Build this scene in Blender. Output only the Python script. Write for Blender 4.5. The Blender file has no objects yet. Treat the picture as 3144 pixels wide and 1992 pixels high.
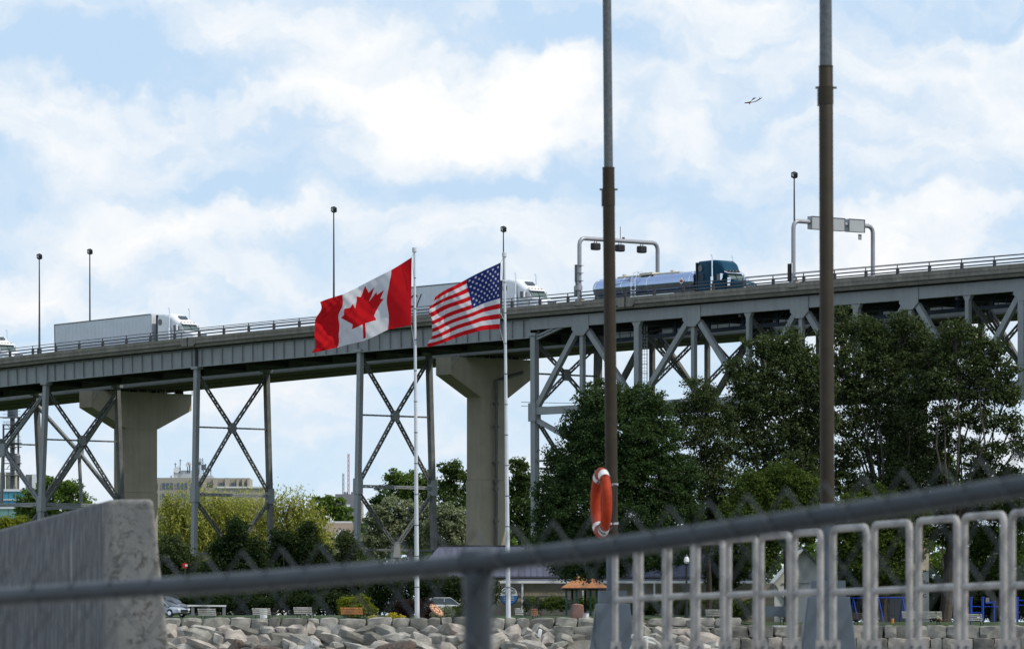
import bpy, bmesh, math, random
import numpy as np
from mathutils import Vector, Matrix, noise as mnoise
random.seed(7); rng = np.random.default_rng(7)
S = bpy.context.scene
R = math.radians
F = 18400.0; CX = 1572.0; YH = 2045.0; H = 2.2     # lens in photo pixels, optical axis column, horizon row, eye height
# ---------------------------------------------------------------- camera
cd = bpy.data.cameras.new("camera"); cam = bpy.data.objects.new("camera", cd); S.collection.objects.link(cam)
cam.location = (0, 0, H); cam.rotation_euler = (R(90), 0, 0)
cd.sensor_width = 36; cd.lens = F * 36 / 3144; cd.shift_y = (YH - 996) / 3144.0
cd.clip_start = 0.5; cd.clip_end = 60000
cd.dof.use_dof = True; cd.dof.focus_distance = 520; cd.dof.aperture_fstop = 12.0
S.camera = cam
# ---------------------------------------------------------------- sun, sky, exposure
SUN_EL, SUN_AZ = R(50), R(111)          # azimuth clockwise from the viewing direction
sd = Vector((math.sin(SUN_AZ) * math.cos(SUN_EL), math.cos(SUN_AZ) * math.cos(SUN_EL), math.sin(SUN_EL)))
sl = bpy.data.lights.new("sun", 'SUN'); sl.energy = 3.1; sl.angle = R(0.5); sl.color = (1, .94, .84)
so = bpy.data.objects.new("sun", sl); S.collection.objects.link(so); so.location = (0, 0, 300)
so.rotation_euler = sd.to_track_quat('Z', 'Y').to_euler()
S.view_settings.view_transform = 'Standard'; S.view_settings.look = 'None'
S.view_settings.exposure = 0.0; S.view_settings.gamma = 1.0; S.view_settings.use_curve_mapping = False
S.cycles.max_bounces = 6; S.cycles.diffuse_bounces = 3; S.cycles.glossy_bounces = 3
S.cycles.transmission_bounces = 3; S.cycles.transparent_max_bounces = 6
S.cycles.caustics_reflective = False; S.cycles.caustics_refractive = False
W = bpy.data.worlds.new("World"); S.world = W; W.use_nodes = True
nt = W.node_tree; nt.nodes.clear()
class G_:
    def __init__(s, nt): s.nt = nt
    def n(s, t, **k):
        o = s.nt.nodes.new(t)
        for a, v in k.items(): setattr(o, a, v)
        return o
    def l(s, a, b): s.nt.links.new(a, b)
    def put(s, sock, v):
        if hasattr(v, 'links'): s.l(v, sock)
        else: sock.default_value = v
    def m(s, op, a, b=None, c=None, clamp=False):
        o = s.n('ShaderNodeMath', operation=op); o.use_clamp = clamp
        s.put(o.inputs[0], a)
        if b is not None: s.put(o.inputs[1], b)
        if c is not None: s.put(o.inputs[2], c)
        return o.outputs[0]
    def v(s, op, a, b=None, out=0):
        o = s.n('ShaderNodeVectorMath', operation=op); s.put(o.inputs[0], a)
        if b is not None: s.put(o.inputs[1], b)
        return o.outputs[out]
    def mix(s, f, a, b, mode='MIX'):
        o = s.n('ShaderNodeMix', data_type='RGBA', blend_type=mode)
        s.put(o.inputs[0], f); s.put(o.inputs[6], a); s.put(o.inputs[7], b)
        return o.outputs[2]
    def noise(s, vec, scale, detail=4, rough=.55, dist=0, out='Fac'):
        o = s.n('ShaderNodeTexNoise'); s.put(o.inputs['Vector'], vec)
        o.inputs['Scale'].default_value = scale; o.inputs['Detail'].default_value = detail
        o.inputs['Roughness'].default_value = rough; o.inputs['Distortion'].default_value = dist
        return o.outputs[out]
    def ramp(s, f, a, b, lo=0., hi=1., smooth=True):
        o = s.n('ShaderNodeMapRange'); o.interpolation_type = 'SMOOTHSTEP' if smooth else 'LINEAR'
        s.put(o.inputs[0], f)
        for i, v in enumerate((a, b, lo, hi)): o.inputs[1 + i].default_value = v
        return o.outputs[0]
g = G_(nt)
sky = g.n('ShaderNodeTexSky', sky_type='NISHITA'); sky.sun_disc = False
sky.sun_elevation = SUN_EL; sky.sun_rotation = SUN_AZ; sky.air_density = 1.0; sky.dust_density = 2.0; sky.ozone_density = 1.0
tc = g.n('ShaderNodeTexCoord')
sx = g.n('ShaderNodeSeparateXYZ'); g.l(tc.outputs['Generated'], sx.inputs[0])
az = g.m('ARCTAN2', sx.outputs[0], sx.outputs[1]); el = g.m('ARCSINE', sx.outputs[2])
cv = g.n('ShaderNodeCombineXYZ'); g.l(g.m('MULTIPLY', az, 10), cv.inputs[0]); g.l(g.m('MULTIPLY', el, 10), cv.inputs[1])
C0 = cv.outputs[0]                                   # compass bearing and height, in tenths of a radian
SKYB, SKYN = 1.0, 1.0
nz = g.noise(C0, 3.5, 5, .6, 0, 'Color')
wob = g.v('SCALE', g.v('SUBTRACT', nz, (.5, .5, .5)), None); wob.node.inputs['Scale'].default_value = .34
C1 = g.v('ADD', C0, wob)
st = g.v('MULTIPLY', C1, (1.0, 2.1, 1.0))
n1 = g.noise(st, 2.4, 7, .52, .15); n2 = g.noise(st, 7.0, 5, .55, .2)
base = g.m('ADD', g.m('MULTIPLY_ADD', n1, 1.55, -.275), g.m('MULTIPLY', n2, .42)); base = g.m('SUBTRACT', base, .05)     # about 0.66 in the middle
# cloud banks of that afternoon: (bearing, height, half width, half height, weight)
BL = [(1330,310,400,170,.42),(330,330,380,110,.28),(2870,230,430,170,.28),(1660,330,170,180,.20),(560,670,330,80,.24),
      (2000,720,520,80,.18),(2950,740,360,130,.18),(1150,70,420,100,.22),(1950,60,280,60,.16),(250,470,300,80,.16),(2130,330,120,150,.10),
      (850,820,300,70,.14),(1500,760,300,80,.12),(120,900,220,80,.14),(2150,860,380,90,.14),(2900,640,300,50,.14),(700,1280,420,70,.16),(1250,1180,260,60,.14),(950,1400,300,50,.12),
      (430,165,560,85,-.30),(1720,155,330,45,-.24),(2960,15,420,50,-.22),(1250,545,760,62,-.26),(60,30,260,90,.16),(2000,330,500,200,.12),(1000,260,300,90,.12),(2800,585,400,60,-.12),
      (2180,540,330,80,-.12),(60,290,160,50,-.12),(100,560,260,40,-.12),(1000,420,260,60,.10),(2330,470,220,60,-.08),(60,740,240,50,-.12),(2350,130,150,40,-.1)]
acc = base
for (bx, by, rx, ry, w) in BL:
    c = ((bx - CX) / F * 10, (YH - by) / F * 10, 0)
    dd = g.v('SUBTRACT', C1, c); dd = g.v('MULTIPLY', dd, (F / rx / 10, F / ry / 10, 0)); ln = g.v('LENGTH', dd, None, 1)
    acc = g.m('ADD', acc, g.ramp(ln, 0, 1.5, w, 0))
cl = g.ramp(acc, .42, .84)                           # cover
br = g.ramp(acc, .66, 1.16)                           # thick, sunlit heads
lowf = g.ramp(el, .0, .10, 1, 0)
blue = g.mix(.08, (5.6, 7.5, 9.75, 1), sky.outputs[0])
blue = g.mix(lowf, blue, (6.5, 8.25, 9.7, 1))
blue = g.mix(g.ramp(el, .14, .9), blue, (2.3, 4.1, 7.5, 1))
grey = (7.8, 8.65, 9.6, 1)
warm = g.mix(lowf, (10.5, 10.45, 10.3, 1), (10.0, 9.8, 9.6, 1))
colr = g.mix(cl, blue, grey); colr = g.mix(br, colr, warm)
bg = g.n('ShaderNodeBackground'); g.l(colr, bg.inputs[0]); bg.inputs[1].default_value = 0.1
ow = g.n('ShaderNodeOutputWorld'); g.l(bg.outputs[0], ow.inputs[0])
W.cycles.sampling_method = 'MANUAL'; W.cycles.sample_map_resolution = 512
# ---------------------------------------------------------------- materials (all procedural)
def lin(c): return tuple(((v / 12.92) if v <= .04045 else ((v + .055) / 1.055) ** 2.4) for v in c)
def mat(name, col, rough=.6, metal=0, var=.18, scale=1.2, bump=0., bscale=12., streak=0., spec=.35, col2=None, emit=0, coat=0):
    m = bpy.data.materials.new(name); m.use_nodes = True; t = m.node_tree; t.nodes.clear(); k = G_(t)
    p = k.n('ShaderNodeBsdfPrincipled'); o = k.n('ShaderNodeOutputMaterial'); k.l(p.outputs[0], o.inputs[0])
    geo = k.n('ShaderNodeNewGeometry'); pos = geo.outputs['Position']
    c = (*col, 1); c2 = (*(col2 or tuple(v * (1 - var) for v in col)), 1)
    f = k.ramp(k.noise(pos, scale, 6, .62), .3, .7)
    out = k.mix(f, c, c2)
    if streak:
        sv = k.v('MULTIPLY', pos, (1, 1, .06)); f2 = k.ramp(k.noise(sv, scale * 4, 5, .6), .42, .75)
        out = k.mix(k.m('MULTIPLY', f2, streak), out, tuple(v * .45 for v in col) + (1,))
    k.l(out, p.inputs['Base Color']); p.inputs['Roughness'].default_value = rough; p.inputs['Metallic'].default_value = metal
    p.inputs['Specular IOR Level'].default_value = spec; p.inputs['Coat Weight'].default_value = coat
    if emit: k.l(out, p.inputs['Emission Color']); p.inputs['Emission Strength'].default_value = emit
    if bump:
        b = k.n('ShaderNodeBump'); b.inputs['Strength'].default_value = bump; b.inputs['Distance'].default_value = .05
        k.l(k.noise(pos, bscale, 5, .6), b.inputs['Height']); k.l(b.outputs[0], p.inputs['Normal'])
    return m
def leafmat(name, a, b, trans=.3):
    m = bpy.data.materials.new(name); m.use_nodes = True; t = m.node_tree; t.nodes.clear(); k = G_(t)
    at = k.n('ShaderNodeAttribute'); at.attribute_name = 'tint'
    c = k.mix(at.outputs['Fac'], (*a, 1), (*b, 1))
    d = k.n('ShaderNodeBsdfPrincipled'); k.l(c, d.inputs['Base Color']); d.inputs['Roughness'].default_value = .65
    d.inputs['Specular IOR Level'].default_value = .12
    tr = k.n('ShaderNodeBsdfTranslucent'); k.l(k.mix(.5, c, (.12, .18, .02, 1)), tr.inputs[0])
    mx = k.n('ShaderNodeMixShader'); mx.inputs[0].default_value = trans; k.l(d.outputs[0], mx.inputs[1]); k.l(tr.outputs[0], mx.inputs[2])
    o = k.n('ShaderNodeOutputMaterial'); k.l(mx.outputs[0], o.inputs[0]); return m
def clothmat(name, col, tr=.45):
    m = bpy.data.materials.new(name); m.use_nodes = True; t = m.node_tree; t.nodes.clear(); k = G_(t)
    geo = k.n('ShaderNodeNewGeometry'); f = k.noise(geo.outputs['Position'], 1.5, 5, .6)
    c = k.mix(f, (*col, 1), (*[v * .82 for v in col], 1))
    d = k.n('ShaderNodeBsdfDiffuse'); k.l(c, d.inputs[0]); q = k.n('ShaderNodeBsdfTranslucent'); k.l(c, q.inputs[0])
    mx = k.n('ShaderNodeMixShader'); mx.inputs[0].default_value = tr; k.l(d.outputs[0], mx.inputs[1]); k.l(q.outputs[0], mx.inputs[2])
    o = k.n('ShaderNodeOutputMaterial'); k.l(mx.outputs[0], o.inputs[0]); return m
M = dict(
 steel=mat('bridge_paint', (.275,.292,.295), .5, 0, .16, .5, streak=.3, spec=.4),
 steeld=mat('dark_streaked_bridge_paint', (.185,.19,.18), .6, 0, .35, 1.2, streak=.5),  # darker, more streaked grey than the near members
 dark=mat('near_black_steel', (.05,.052,.055), .7, 0, .4, .8),  # near-black tone for floor beams, bearings and small fittings
 navy=mat('navy_paint', (.03,.05,.085), .5, 0, .3, 1.),
 rail=mat('rail_paint', (.085,.1,.115), .5, 0, .3, 2.),
 railp=mat('rusty_post_paint', (.075,.07,.075), .6, 0, .4, 2.),
 conc=mat('bridge_concrete', (.27,.25,.21), .85, 0, .32, .8, .3, 6, streak=.55),
 concl=mat('pier_concrete', (.45,.395,.30), .85, 0, .18, .35, .3, 4, streak=.3),
 concd=mat('soffit_concrete', (.12,.115,.10), .9, 0, .3, .6),  # deck concrete darkened, the overhang's shadow put into its colour
 asph=mat('asphalt', (.06,.06,.06), .9, 0, .3, 2, .3, 20),
 galv=mat('galvanised_steel', (.10,.125,.148), .5, .3, .22, 3., streak=.2),
 galvp=mat('galvanised_pole', (.115,.13,.138), .5, .35, .35, 22., spec=.5),
 brown=mat('brown_toned_pole', (.036,.028,.018), .6, 0, .25, 6., spec=.22),  # brownish reflection on the poles put into the base colour
 gantry=mat('gantry_grey', (.36,.37,.39), .4, .2, .15, 1.),
 signb=mat('sign_back', (.40,.42,.43), .5, .1, .08, 1.),
 black=mat('black_housing', (.02,.02,.022), .5, 0, .3, 3.),
 tin=mat('dull_grey_box', (.16,.17,.18), .5, .2, .2, 3.),
 white=mat('white_enamel', (.78,.79,.80), .3, 0, .06, 1., spec=.5, coat=.3),
 trail=mat('white_trailer_panel', (.66,.69,.73), .45, 0, .08, .7),
 creamp=mat('cream_panel', (.70,.66,.56), .5, 0, .1, 1.),
 teal=mat('teal_truck_paint', (.003,.050,.095), .4, .0, .2, 1., spec=.12, coat=0),
 chrome=mat('polished_metal', (.82,.85,.9), .12, 1., .04, .4),
 tank=mat('polished_tank_shell', (.38,.47,.66), .14, 1., .06, .3),  # blue of the reflected sky tinted into the metal
 glass=mat('dark_glass', (.03,.045,.05), .06, 0, .2, 1., spec=.9),
 glassg=mat('greenish_glass', (.12,.17,.16), .08, 0, .2, 1., spec=.9),
 tyre=mat('tyre_rubber', (.025,.025,.025), .85, 0, .2, 5.),
 amber=mat('amber_lens', (.7,.3,.05), .3), red=mat('red_paint', (.5,.02,.02), .5),
 polew=mat('white_flagpole', (.66,.68,.71), .35, 0, .12, 1., spec=.5),
 rope=mat('white_rope', (.62,.62,.58), .8, 0, .3, 30.),
 fred=clothmat('red_cloth', (.62,.016,.022)), fwhite=clothmat('white_cloth', (.72,.72,.75)), fblue=clothmat('navy_cloth', (.028,.04,.17)),
 ring=mat('orange_ring', (.36,.036,.009), .6, 0, .3, 8., spec=.15), ringw=mat('reflective_tape', (.68,.68,.66), .5, 0, .12, 10.),
 fence=mat('fence_galvanised', (.046,.056,.064), .36, .3, .3, 6.), wire=mat('fence_wire', (.085,.095,.10), .45, .5, .2, 8.),
 railw=mat('cream_railing_enamel', (.355,.342,.325), .5, 0, .22, 7., streak=.25, bump=.25, bscale=40, spec=.4),
 rockA=mat('granite_grey', (.34,.325,.28), .9, 0, .45, 1.6, .6, 5), rockB=mat('granite_pink', (.44,.39,.335), .9, 0, .4, 1.5, .6, 5),
 rockC=mat('granite_pale', (.47,.44,.385), .9, 0, .4, 1.4, .6, 5), rockD=mat('granite_dark', (.21,.20,.17), .9, 0, .4, 1.6, .6, 5),
 rockR=mat('red_boulder_stone', (.30,.16,.13), .9, 0, .3, 3., .6, 8),
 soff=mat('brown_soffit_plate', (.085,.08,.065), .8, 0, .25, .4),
 grass=mat('lawn', (.045,.075,.02), .9, 0, .35, .5, .3, 8), path=mat('path_gravel', (.27,.27,.26), .9, 0, .15, 1.), soil=mat('bank_fill', (.10,.095,.08), .95, 0, .4, 1.),
 bark=mat('bark', (.06,.05,.04), .9, 0, .4, 3., .5, 6), barkl=mat('pale_bark', (.09,.075,.06), .9, 0, .4, 3., .5, 6),
 benchw=mat('pale_bench_slats', (.52,.49,.43), .7, 0, .2, 4.), bencho=mat('orange_bench_slats', (.60,.24,.08), .6, 0, .2, 4.), benchd=mat('dark_bench_slats', (.10,.075,.06), .7),
 iron=mat('dark_cast_iron', (.02,.025,.025), .5), green=mat('dark_green_paint', (.015,.07,.06), .5),
 roofp=mat('purple_grey_metal_roof', (.115,.12,.165), .5, .1, .12, 1.), wall=mat('tan_siding', (.40,.35,.265), .8, 0, .25, .8),
 shin=mat('cedar_shingle', (.42,.19,.08), .8, 0, .3, 2.), whitew=mat('white_building_wall', (.80,.79,.75), .7, 0, .08, .5),
 greyw=mat('grey_partition', (.22,.22,.23), .8, 0, .15, .5),
 apt=mat('tan_apartment_wall', (.40,.37,.31), .85, 0, .08, .1), aptw=mat('apartment_window', (.08,.13,.20), .15, 0, .3, .2, spec=.8),
 mech=mat('plant_room_cladding', (.50,.53,.55), .7, 0, .12, .3), grey2=mat('purple_grey_block', (.26,.25,.28), .85, 0, .1, .3),
 shingle=mat('brown_roof', (.22,.17,.13), .85, 0, .2, .5), tealg=mat('teal_cladding', (.05,.28,.42), .35, 0, .15, .1, spec=.6), tealp=mat('pale_green_glass', (.16,.33,.29), .25, 0, .15, .1, spec=.6),
 blue=mat('blue_play_paint', (.01,.06,.42), .45), lime=mat('lime_cloth', (.38,.58,.05), .8), orange=mat('orange_plastic', (.75,.25,.04), .5), skin=mat('skin', (.45,.27,.18), .6),
 silver=mat('silver_car_paint', (.42,.45,.49), .3, .5, .05, 1., coat=.5), charcoal=mat('charcoal_car_paint', (.055,.055,.06), .3, .2, .05, 1., coat=.5), pearl=mat('pale_car_paint', (.58,.6,.6), .3, .2, .05, 1., coat=.5),
 lens=mat('lamp_lens', (.75,.78,.8), .1, 0, .05), led=mat('milky_globe', (.8,.8,.78), .3),
 water=mat('river_water', (.03,.06,.06), .08, 0, .3, .05, .5, .6, spec=.6), quay=mat('quay_concrete', (.30,.29,.27), .9, 0, .2, .8),
 gbrown=mat('mottled_brown_feather', (.05,.036,.028), .85, 0, .6, 26., col2=(.13,.10,.08)), ggrey=mat('grey_feather', (.2,.21,.22), .8, 0, .3, 10.), gwhite=mat('white_feather', (.38,.38,.37), .8, 0, .1, 10.), gbill=mat('dark_bill', (.04,.035,.03), .5),
 sblue=mat('sign_blue', (.03,.16,.42), .5), snavy=mat('sign_navy', (.012,.02,.055), .5), swhite=mat('sign_white', (.72,.72,.7), .5), sgrey=mat('sign_grey', (.22,.24,.26), .5),
 copper=mat('carved_disc_face', (.62,.34,.20), .6, 0, .2, 6.), maroon=mat('carved_disc_groove', (.09,.03,.03), .7),
)
LM = dict(
 deep=leafmat('deep_green_leaves', (.016,.038,.011), (.060,.100,.032), .25), olive=leafmat('olive_leaves', (.024,.042,.014), (.086,.108,.040), .25),
 mid=leafmat('mid_green_leaves', (.03,.06,.014), (.08,.12,.03), .3), willow=leafmat('willow_leaves', (.25,.28,.045), (.60,.57,.15), .42),
 pale=leafmat('pale_sage_leaves', (.13,.165,.08), (.38,.40,.25), .34), fresh=leafmat('fresh_green_leaves', (.06,.12,.02), (.17,.25,.05), .38),
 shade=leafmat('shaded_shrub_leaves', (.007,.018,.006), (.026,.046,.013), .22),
 yell=leafmat('yellow_green_leaves', (.11,.14,.01), (.26,.28,.02), .3), plum=leafmat('plum_leaves', (.012,.004,.008), (.04,.012,.02), .2), gold=leafmat('yellow_petals', (.45,.36,.02), (.6,.5,.05), .3),
 under=leafmat('lower_canopy_leaves', (.032,.062,.01), (.10,.135,.025), .3))
# ---------------------------------------------------------------- helpers
def P(px, py, Y): return Vector(((px - CX) / F * Y, Y, H + (YH - py) / F * Y))
def tag(o, label=None, cat=None, group=None, kind=None):
    if label: o['label'] = label
    if cat: o['category'] = cat
    if group: o['group'] = group
    if kind: o['kind'] = kind
    return o
def empty(name, loc, label=None, cat=None, group=None, rot=(0, 0, 0)):
    o = bpy.data.objects.new(name, None); o.location = loc; o.rotation_euler = rot; o.empty_display_size = .2
    S.collection.objects.link(o); return tag(o, label, cat, group)
def link(name, me, parent=None, loc=(0, 0, 0), rot=(0, 0, 0), sc=(1, 1, 1)):
    o = bpy.data.objects.new(name, me); S.collection.objects.link(o)
    if parent is not None: o.parent = parent
    o.location = loc; o.rotation_euler = rot; o.scale = sc
    return o
class MB:
    def __init__(s): s.v = []; s.f = []; s.mi = []; s.k = 0
    def mi_(s, k): s.k = k; return s
    def add(s, vs, fs):
        b = len(s.v); s.v += [tuple(v) for v in vs]
        for f in fs: s.f.append([b + i for i in f]); s.mi.append(s.k)
        return s
    def box(s, c, size, rot=None):
        c = Vector(c); x, y, z = (v / 2 for v in size)
        vs = [Vector((a * x, b * y, d * z)) for a in (-1, 1) for b in (-1, 1) for d in (-1, 1)]
        if rot is not None: vs = [rot @ v for v in vs]
        return s.add([c + v for v in vs], [(0,1,3,2),(4,6,7,5),(0,4,5,1),(2,3,7,6),(0,2,6,4),(1,5,7,3)])
    def bx(s, x0, x1, y0, y1, z0, z1): return s.box(((x0+x1)/2, (y0+y1)/2, (z0+z1)/2), (abs(x1-x0), abs(y1-y0), abs(z1-z0)))
    def beam(s, a, b, w, h, ref=(0, 0, 1)):
        a = Vector(a); b = Vector(b); ax = (b - a).normalized(); r = Vector(ref)
        r = r - ax * r.dot(ax)
        if r.length < 1e-4: r = Vector((1, 0, 0)) - ax * ax.x
        r.normalize(); q = ax.cross(r)
        vs = [p + r * (i * w / 2) + q * (j * h / 2) for p in (a, b) for i, j in ((-1,-1),(1,-1),(1,1),(-1,1))]
        return s.add(vs, [(0,3,2,1),(4,5,6,7),(0,1,5,4),(1,2,6,5),(2,3,7,6),(3,0,4,7)])
    def tube(s, pts, r, n=8, cap=True):
        pts = [Vector(p) for p in pts]; rs = r if isinstance(r, (list, tuple)) else [r] * len(pts)
        b = len(s.v); prev = None
        for i, p in enumerate(pts):
            d = (pts[min(i + 1, len(pts) - 1)] - pts[max(i - 1, 0)]).normalized()
            if prev is None:
                u = Vector((0, 0, 1)) if abs(d.z) < .9 else Vector((1, 0, 0))
                u = (u - d * u.dot(d)).normalized()
            else: u = (prev - d * prev.dot(d)).normalized()
            prev = u; w = d.cross(u)
            for k in range(n):
                a = 2 * math.pi * k / n; s.v.append(tuple(p + (u * math.cos(a) + w * math.sin(a)) * rs[i]))
        for i in range(len(pts) - 1):
            for k in range(n):
                k2 = (k + 1) % n; s.f.append([b+i*n+k, b+i*n+k2, b+(i+1)*n+k2, b+(i+1)*n+k]); s.mi.append(s.k)
        if cap:
            s.f.append([b + k for k in range(n)][::-1]); s.mi.append(s.k)
            s.f.append([b + (len(pts)-1)*n + k for k in range(n)]); s.mi.append(s.k)
        return s
    def loft(s, rings, cap=True):
        b = len(s.v); n = len(rings[0])
        for rg in rings: s.v += [tuple(p) for p in rg]
        for i in range(len(rings) - 1):
            for k in range(n):
                k2 = (k + 1) % n; s.f.append([b+i*n+k, b+i*n+k2, b+(i+1)*n+k2, b+(i+1)*n+k]); s.mi.append(s.k)
        if cap:
            s.f.append([b + k for k in range(n)][::-1]); s.mi.append(s.k)
            s.f.append([b + (len(rings)-1)*n + k for k in range(n)]); s.mi.append(s.k)
        return s
    def prism(s, poly, off):
        off = Vector(off); a = [Vector(p) for p in poly]; return s.loft([a, [p + off for p in a]])
    def mesh(s, name, mats, smooth=False):
        me = bpy.data.meshes.new(name); me.from_pydata(s.v, [], s.f)
        for m in (mats if isinstance(mats, (list, tuple)) else [mats]): me.materials.append(m)
        if any(s.mi): me.polygons.foreach_set('material_index', s.mi)
        bm = bmesh.new(); bm.from_mesh(me); bmesh.ops.recalc_face_normals(bm, faces=bm.faces); bm.to_mesh(me); bm.free()
        if smooth:
            me.polygons.foreach_set('use_smooth', [True] * len(me.polygons))
            try: me.set_sharp_from_angle(angle=R(38))
            except Exception: pass
        me.update(); return me
    def build(s, name, mats, parent=None, org=None, smooth=False, label=None):
        if org is not None: s.v = [(v[0]-org[0], v[1]-org[1], v[2]-org[2]) for v in s.v]
        o = link(name, s.mesh(name, mats, smooth), parent)
        if org is not None and parent is None: o.location = org
        if label: o['label'] = label
        return o
def lattice(mb, a, b, w=.36, h=.3, ref=(0, 0, 1), pitch=.42, ch=.07):
    """a laced strut: two flanges and a zigzag of flat bars on both faces; w is across, h the depth"""
    a = Vector(a); b = Vector(b); ax = (b - a).normalized(); r = Vector(ref); r = r - ax * r.dot(ax); r.normalize(); q = ax.cross(r)
    for i in (-1, 1): mb.beam(a + r*(i*(w-ch)/2), b + r*(i*(w-ch)/2), ch, h, r)
    L = (b - a).length; n = max(2, int(L / pitch))
    for side in (-1, 1):
        for k in range(n):
            s0 = (-1 if k % 2 else 1)
            p0 = a + ax*(L*k/n) + r*(s0*(w/2-ch)) + q*(side*h/2); p1 = a + ax*(L*(k+1)/n) - r*(s0*(w/2-ch)) + q*(side*h/2)
            mb.beam(p0, p1, .055, .02, r)
    return mb
def interp(x, tab):
    if x <= tab[0][0]: i = 0
    elif x >= tab[-1][0]: i = len(tab) - 2
    else: i = max(k for k in range(len(tab)-1) if tab[k][0] <= x)
    (x0, y0), (x1, y1) = tab[i], tab[i+1]; return y0 + (y1 - y0) * (x - x0) / (x1 - x0)
def sstep(a, b, x):
    t = min(1, max(0, (x - a) / (b - a))); return t * t * (3 - 2 * t)
def G(x, y):
    """height of the park ground"""
    z = interp(y, [(471, 5.98), (486, 6.1), (493, 6.42), (520, 6.6), (560, 6.9), (700, 7.2), (3000, 8.)])
    return z - .55 * sstep(15.5, 19.5, x) * (1 - sstep(700, 900, y))
# ---------------------------------------------------------------- ground, river, quay
def sheet(name, xs, ys, zf, m, kind='structure', dz=0):
    mb = MB(); nx, ny = len(xs), len(ys)
    vs = [(x, y, zf(x, y) + dz) for y in ys for x in xs]
    mb.add(vs, [(j*nx+i, j*nx+i+1, (j+1)*nx+i+1, (j+1)*nx+i) for j in range(ny-1) for i in range(nx-1)])
    o = mb.build(name, m, smooth=True); return tag(o, kind=kind)
xs = [-6000,-2000,-600,-200,-100]+list(range(-60,15,8))+[15,16,17,18,19,20,24,30,40,60,100,200,600,2000,6000]
sheet('park_ground', xs, [470.6,473,478,486,488,490,493,500,510,520,540,560,600,700,1000,2000,4000,9000], G, M['grass'])
sheet('promenade_path', [-60,-40,-20,-10,0,8], [478.5,482,486], G, M['path'], dz=.02)
sheet('car_park', [-60,-45,-30,-18], [493.5,500,506], G, M['asph'], dz=.02)
sheet('river', [-6000,-500,-100,0,100,500,6000], [30,100,300,458,480], lambda x, y: 0., M['water'])
q = MB(); q.bx(-60,60,-30,95,-3,1.86); tag(q.build('quay_deck', M['quay']), kind='structure')
b = MB(); b.prism([(-400,471,5.2),(-400,471,4.6),(-400,456,-3),(-400,500,-3),(-400,500,5.2)], (900,0,0)); tag(b.build('river_bank', M['soil']), kind='structure')
# ---------------------------------------------------------------- the two bridges share one axis; t runs along it, d away from the river
TH = R(48); AX, AY = math.cos(TH), -math.sin(TH); NX, NY = math.sin(TH), math.cos(TH); OY = 557.6
def T_(px, d):
    u = (px - CX) / F; return (u * (OY + NY*d) - NX*d) / (AX - u*AY)
def D_(px, t):
    u = (px - CX) / F; return (u * (OY + AY*t) - AX*t) / (NX - u*NY)
def YY(t, d): return OY + AY*t + NY*d
def Z_(py, t, d): return H + (YH - py) / F * YY(t, d)
def L(px, py, d): t = T_(px, d); return Vector((t, d, Z_(py, t, d)))
def WB(t, d, z): return Vector((AX*t + NX*d, OY + AY*t + NY*d, z))
dk = [(-300,1135),(0,1098),(393,1052),(800,1017),(1200,978),(1600,940),(2000,905),(2400,872.6),(2800,839),(3144,810.5),(3400,789)]
_t = np.array([T_(p, 0) for p, _ in dk]); _z = np.array([Z_(y, T_(p, 0), 0) for p, y in dk])
_c = np.polyfit(_t, _z, 3)
def ZD(t): t = max(-112., min(92., t)); return float(np.polyval(_c, t))
def slope(t): return (ZD(t + 1) - ZD(t - 1)) / 2
bt = [(-118.3,30.54),(-104,31.0),(-84,31.5),(-57.1,32.35),(-45,32.66),(-30.5,33.0),(-7,33.42),(10,33.6),(30.6,33.78),(60,34.1),(92,34.3)]
_cb = np.polyfit([a for a, _ in bt], [b for _, b in bt], 3)
def ZB(t): return float(np.polyval(_cb, max(-125., min(95., t))))
def sweep(mb, prof, t0, t1, step, zf):
    n = max(1, int(abs(t1 - t0) / step)); rings = []
    for i in range(n + 1):
        t = t0 + (t1 - t0) * i / n; z = zf(t); rings.append([(t, d, z + dz) for d, dz in prof])
    return mb.loft(rings)
def rect(d0, d1, z0, z1): return [(d0, z1), (d1, z1), (d1, z0), (d0, z0)]
TA, TB = -100., 86.; TS = T_(1641, 1.1); DF = 9.9
A = empty('steel_road_bridge', (0, OY, 0), 'grey steel road bridge carrying the trucks, plate girders turning into open truss', 'bridge', rot=(0, 0, -TH))
def part(mb, name, m, parent=None, smooth=False, label=None): return mb.build(name, m, parent or A, smooth=smooth, label=label)
part(sweep(MB(), [(0,0),(.28,0),(.28,-1.0),(.04,-.62),(.04,-.34),(0,-.30)], TA, TB, 3, ZD), 'kerb_beam', M['conc'])
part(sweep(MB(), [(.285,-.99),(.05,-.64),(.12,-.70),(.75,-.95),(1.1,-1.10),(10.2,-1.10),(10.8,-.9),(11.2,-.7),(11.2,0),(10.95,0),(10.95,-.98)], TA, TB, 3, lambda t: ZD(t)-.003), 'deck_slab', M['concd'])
part(sweep(MB(), rect(.32, 10.9, -.975, -.955), TA, TB, 3, ZD), 'road_surface', M['asph'])
for px in (576, 1920):
    t = T_(px, 0); mb = MB()
    for s_ in (-1, 1): mb.prism([(t+s_*.06,-.03,ZD(t)-.30),(t+s_*1.15,-.03,ZD(t+s_*1.15)-.30),(t+s_*1.15,-.03,ZD(t)-.62),(t+s_*.85,-.03,ZD(t)-.86),(t+s_*.06,-.03,ZD(t)-.86)], (0,.5,0))
    part(mb, 'joint_block', M['conc'])
    mb = MB().box((t, -.06, ZD(t)-.42), (.09, .08, .95)); part(mb, 'joint_drain', M['dark'])
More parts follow.
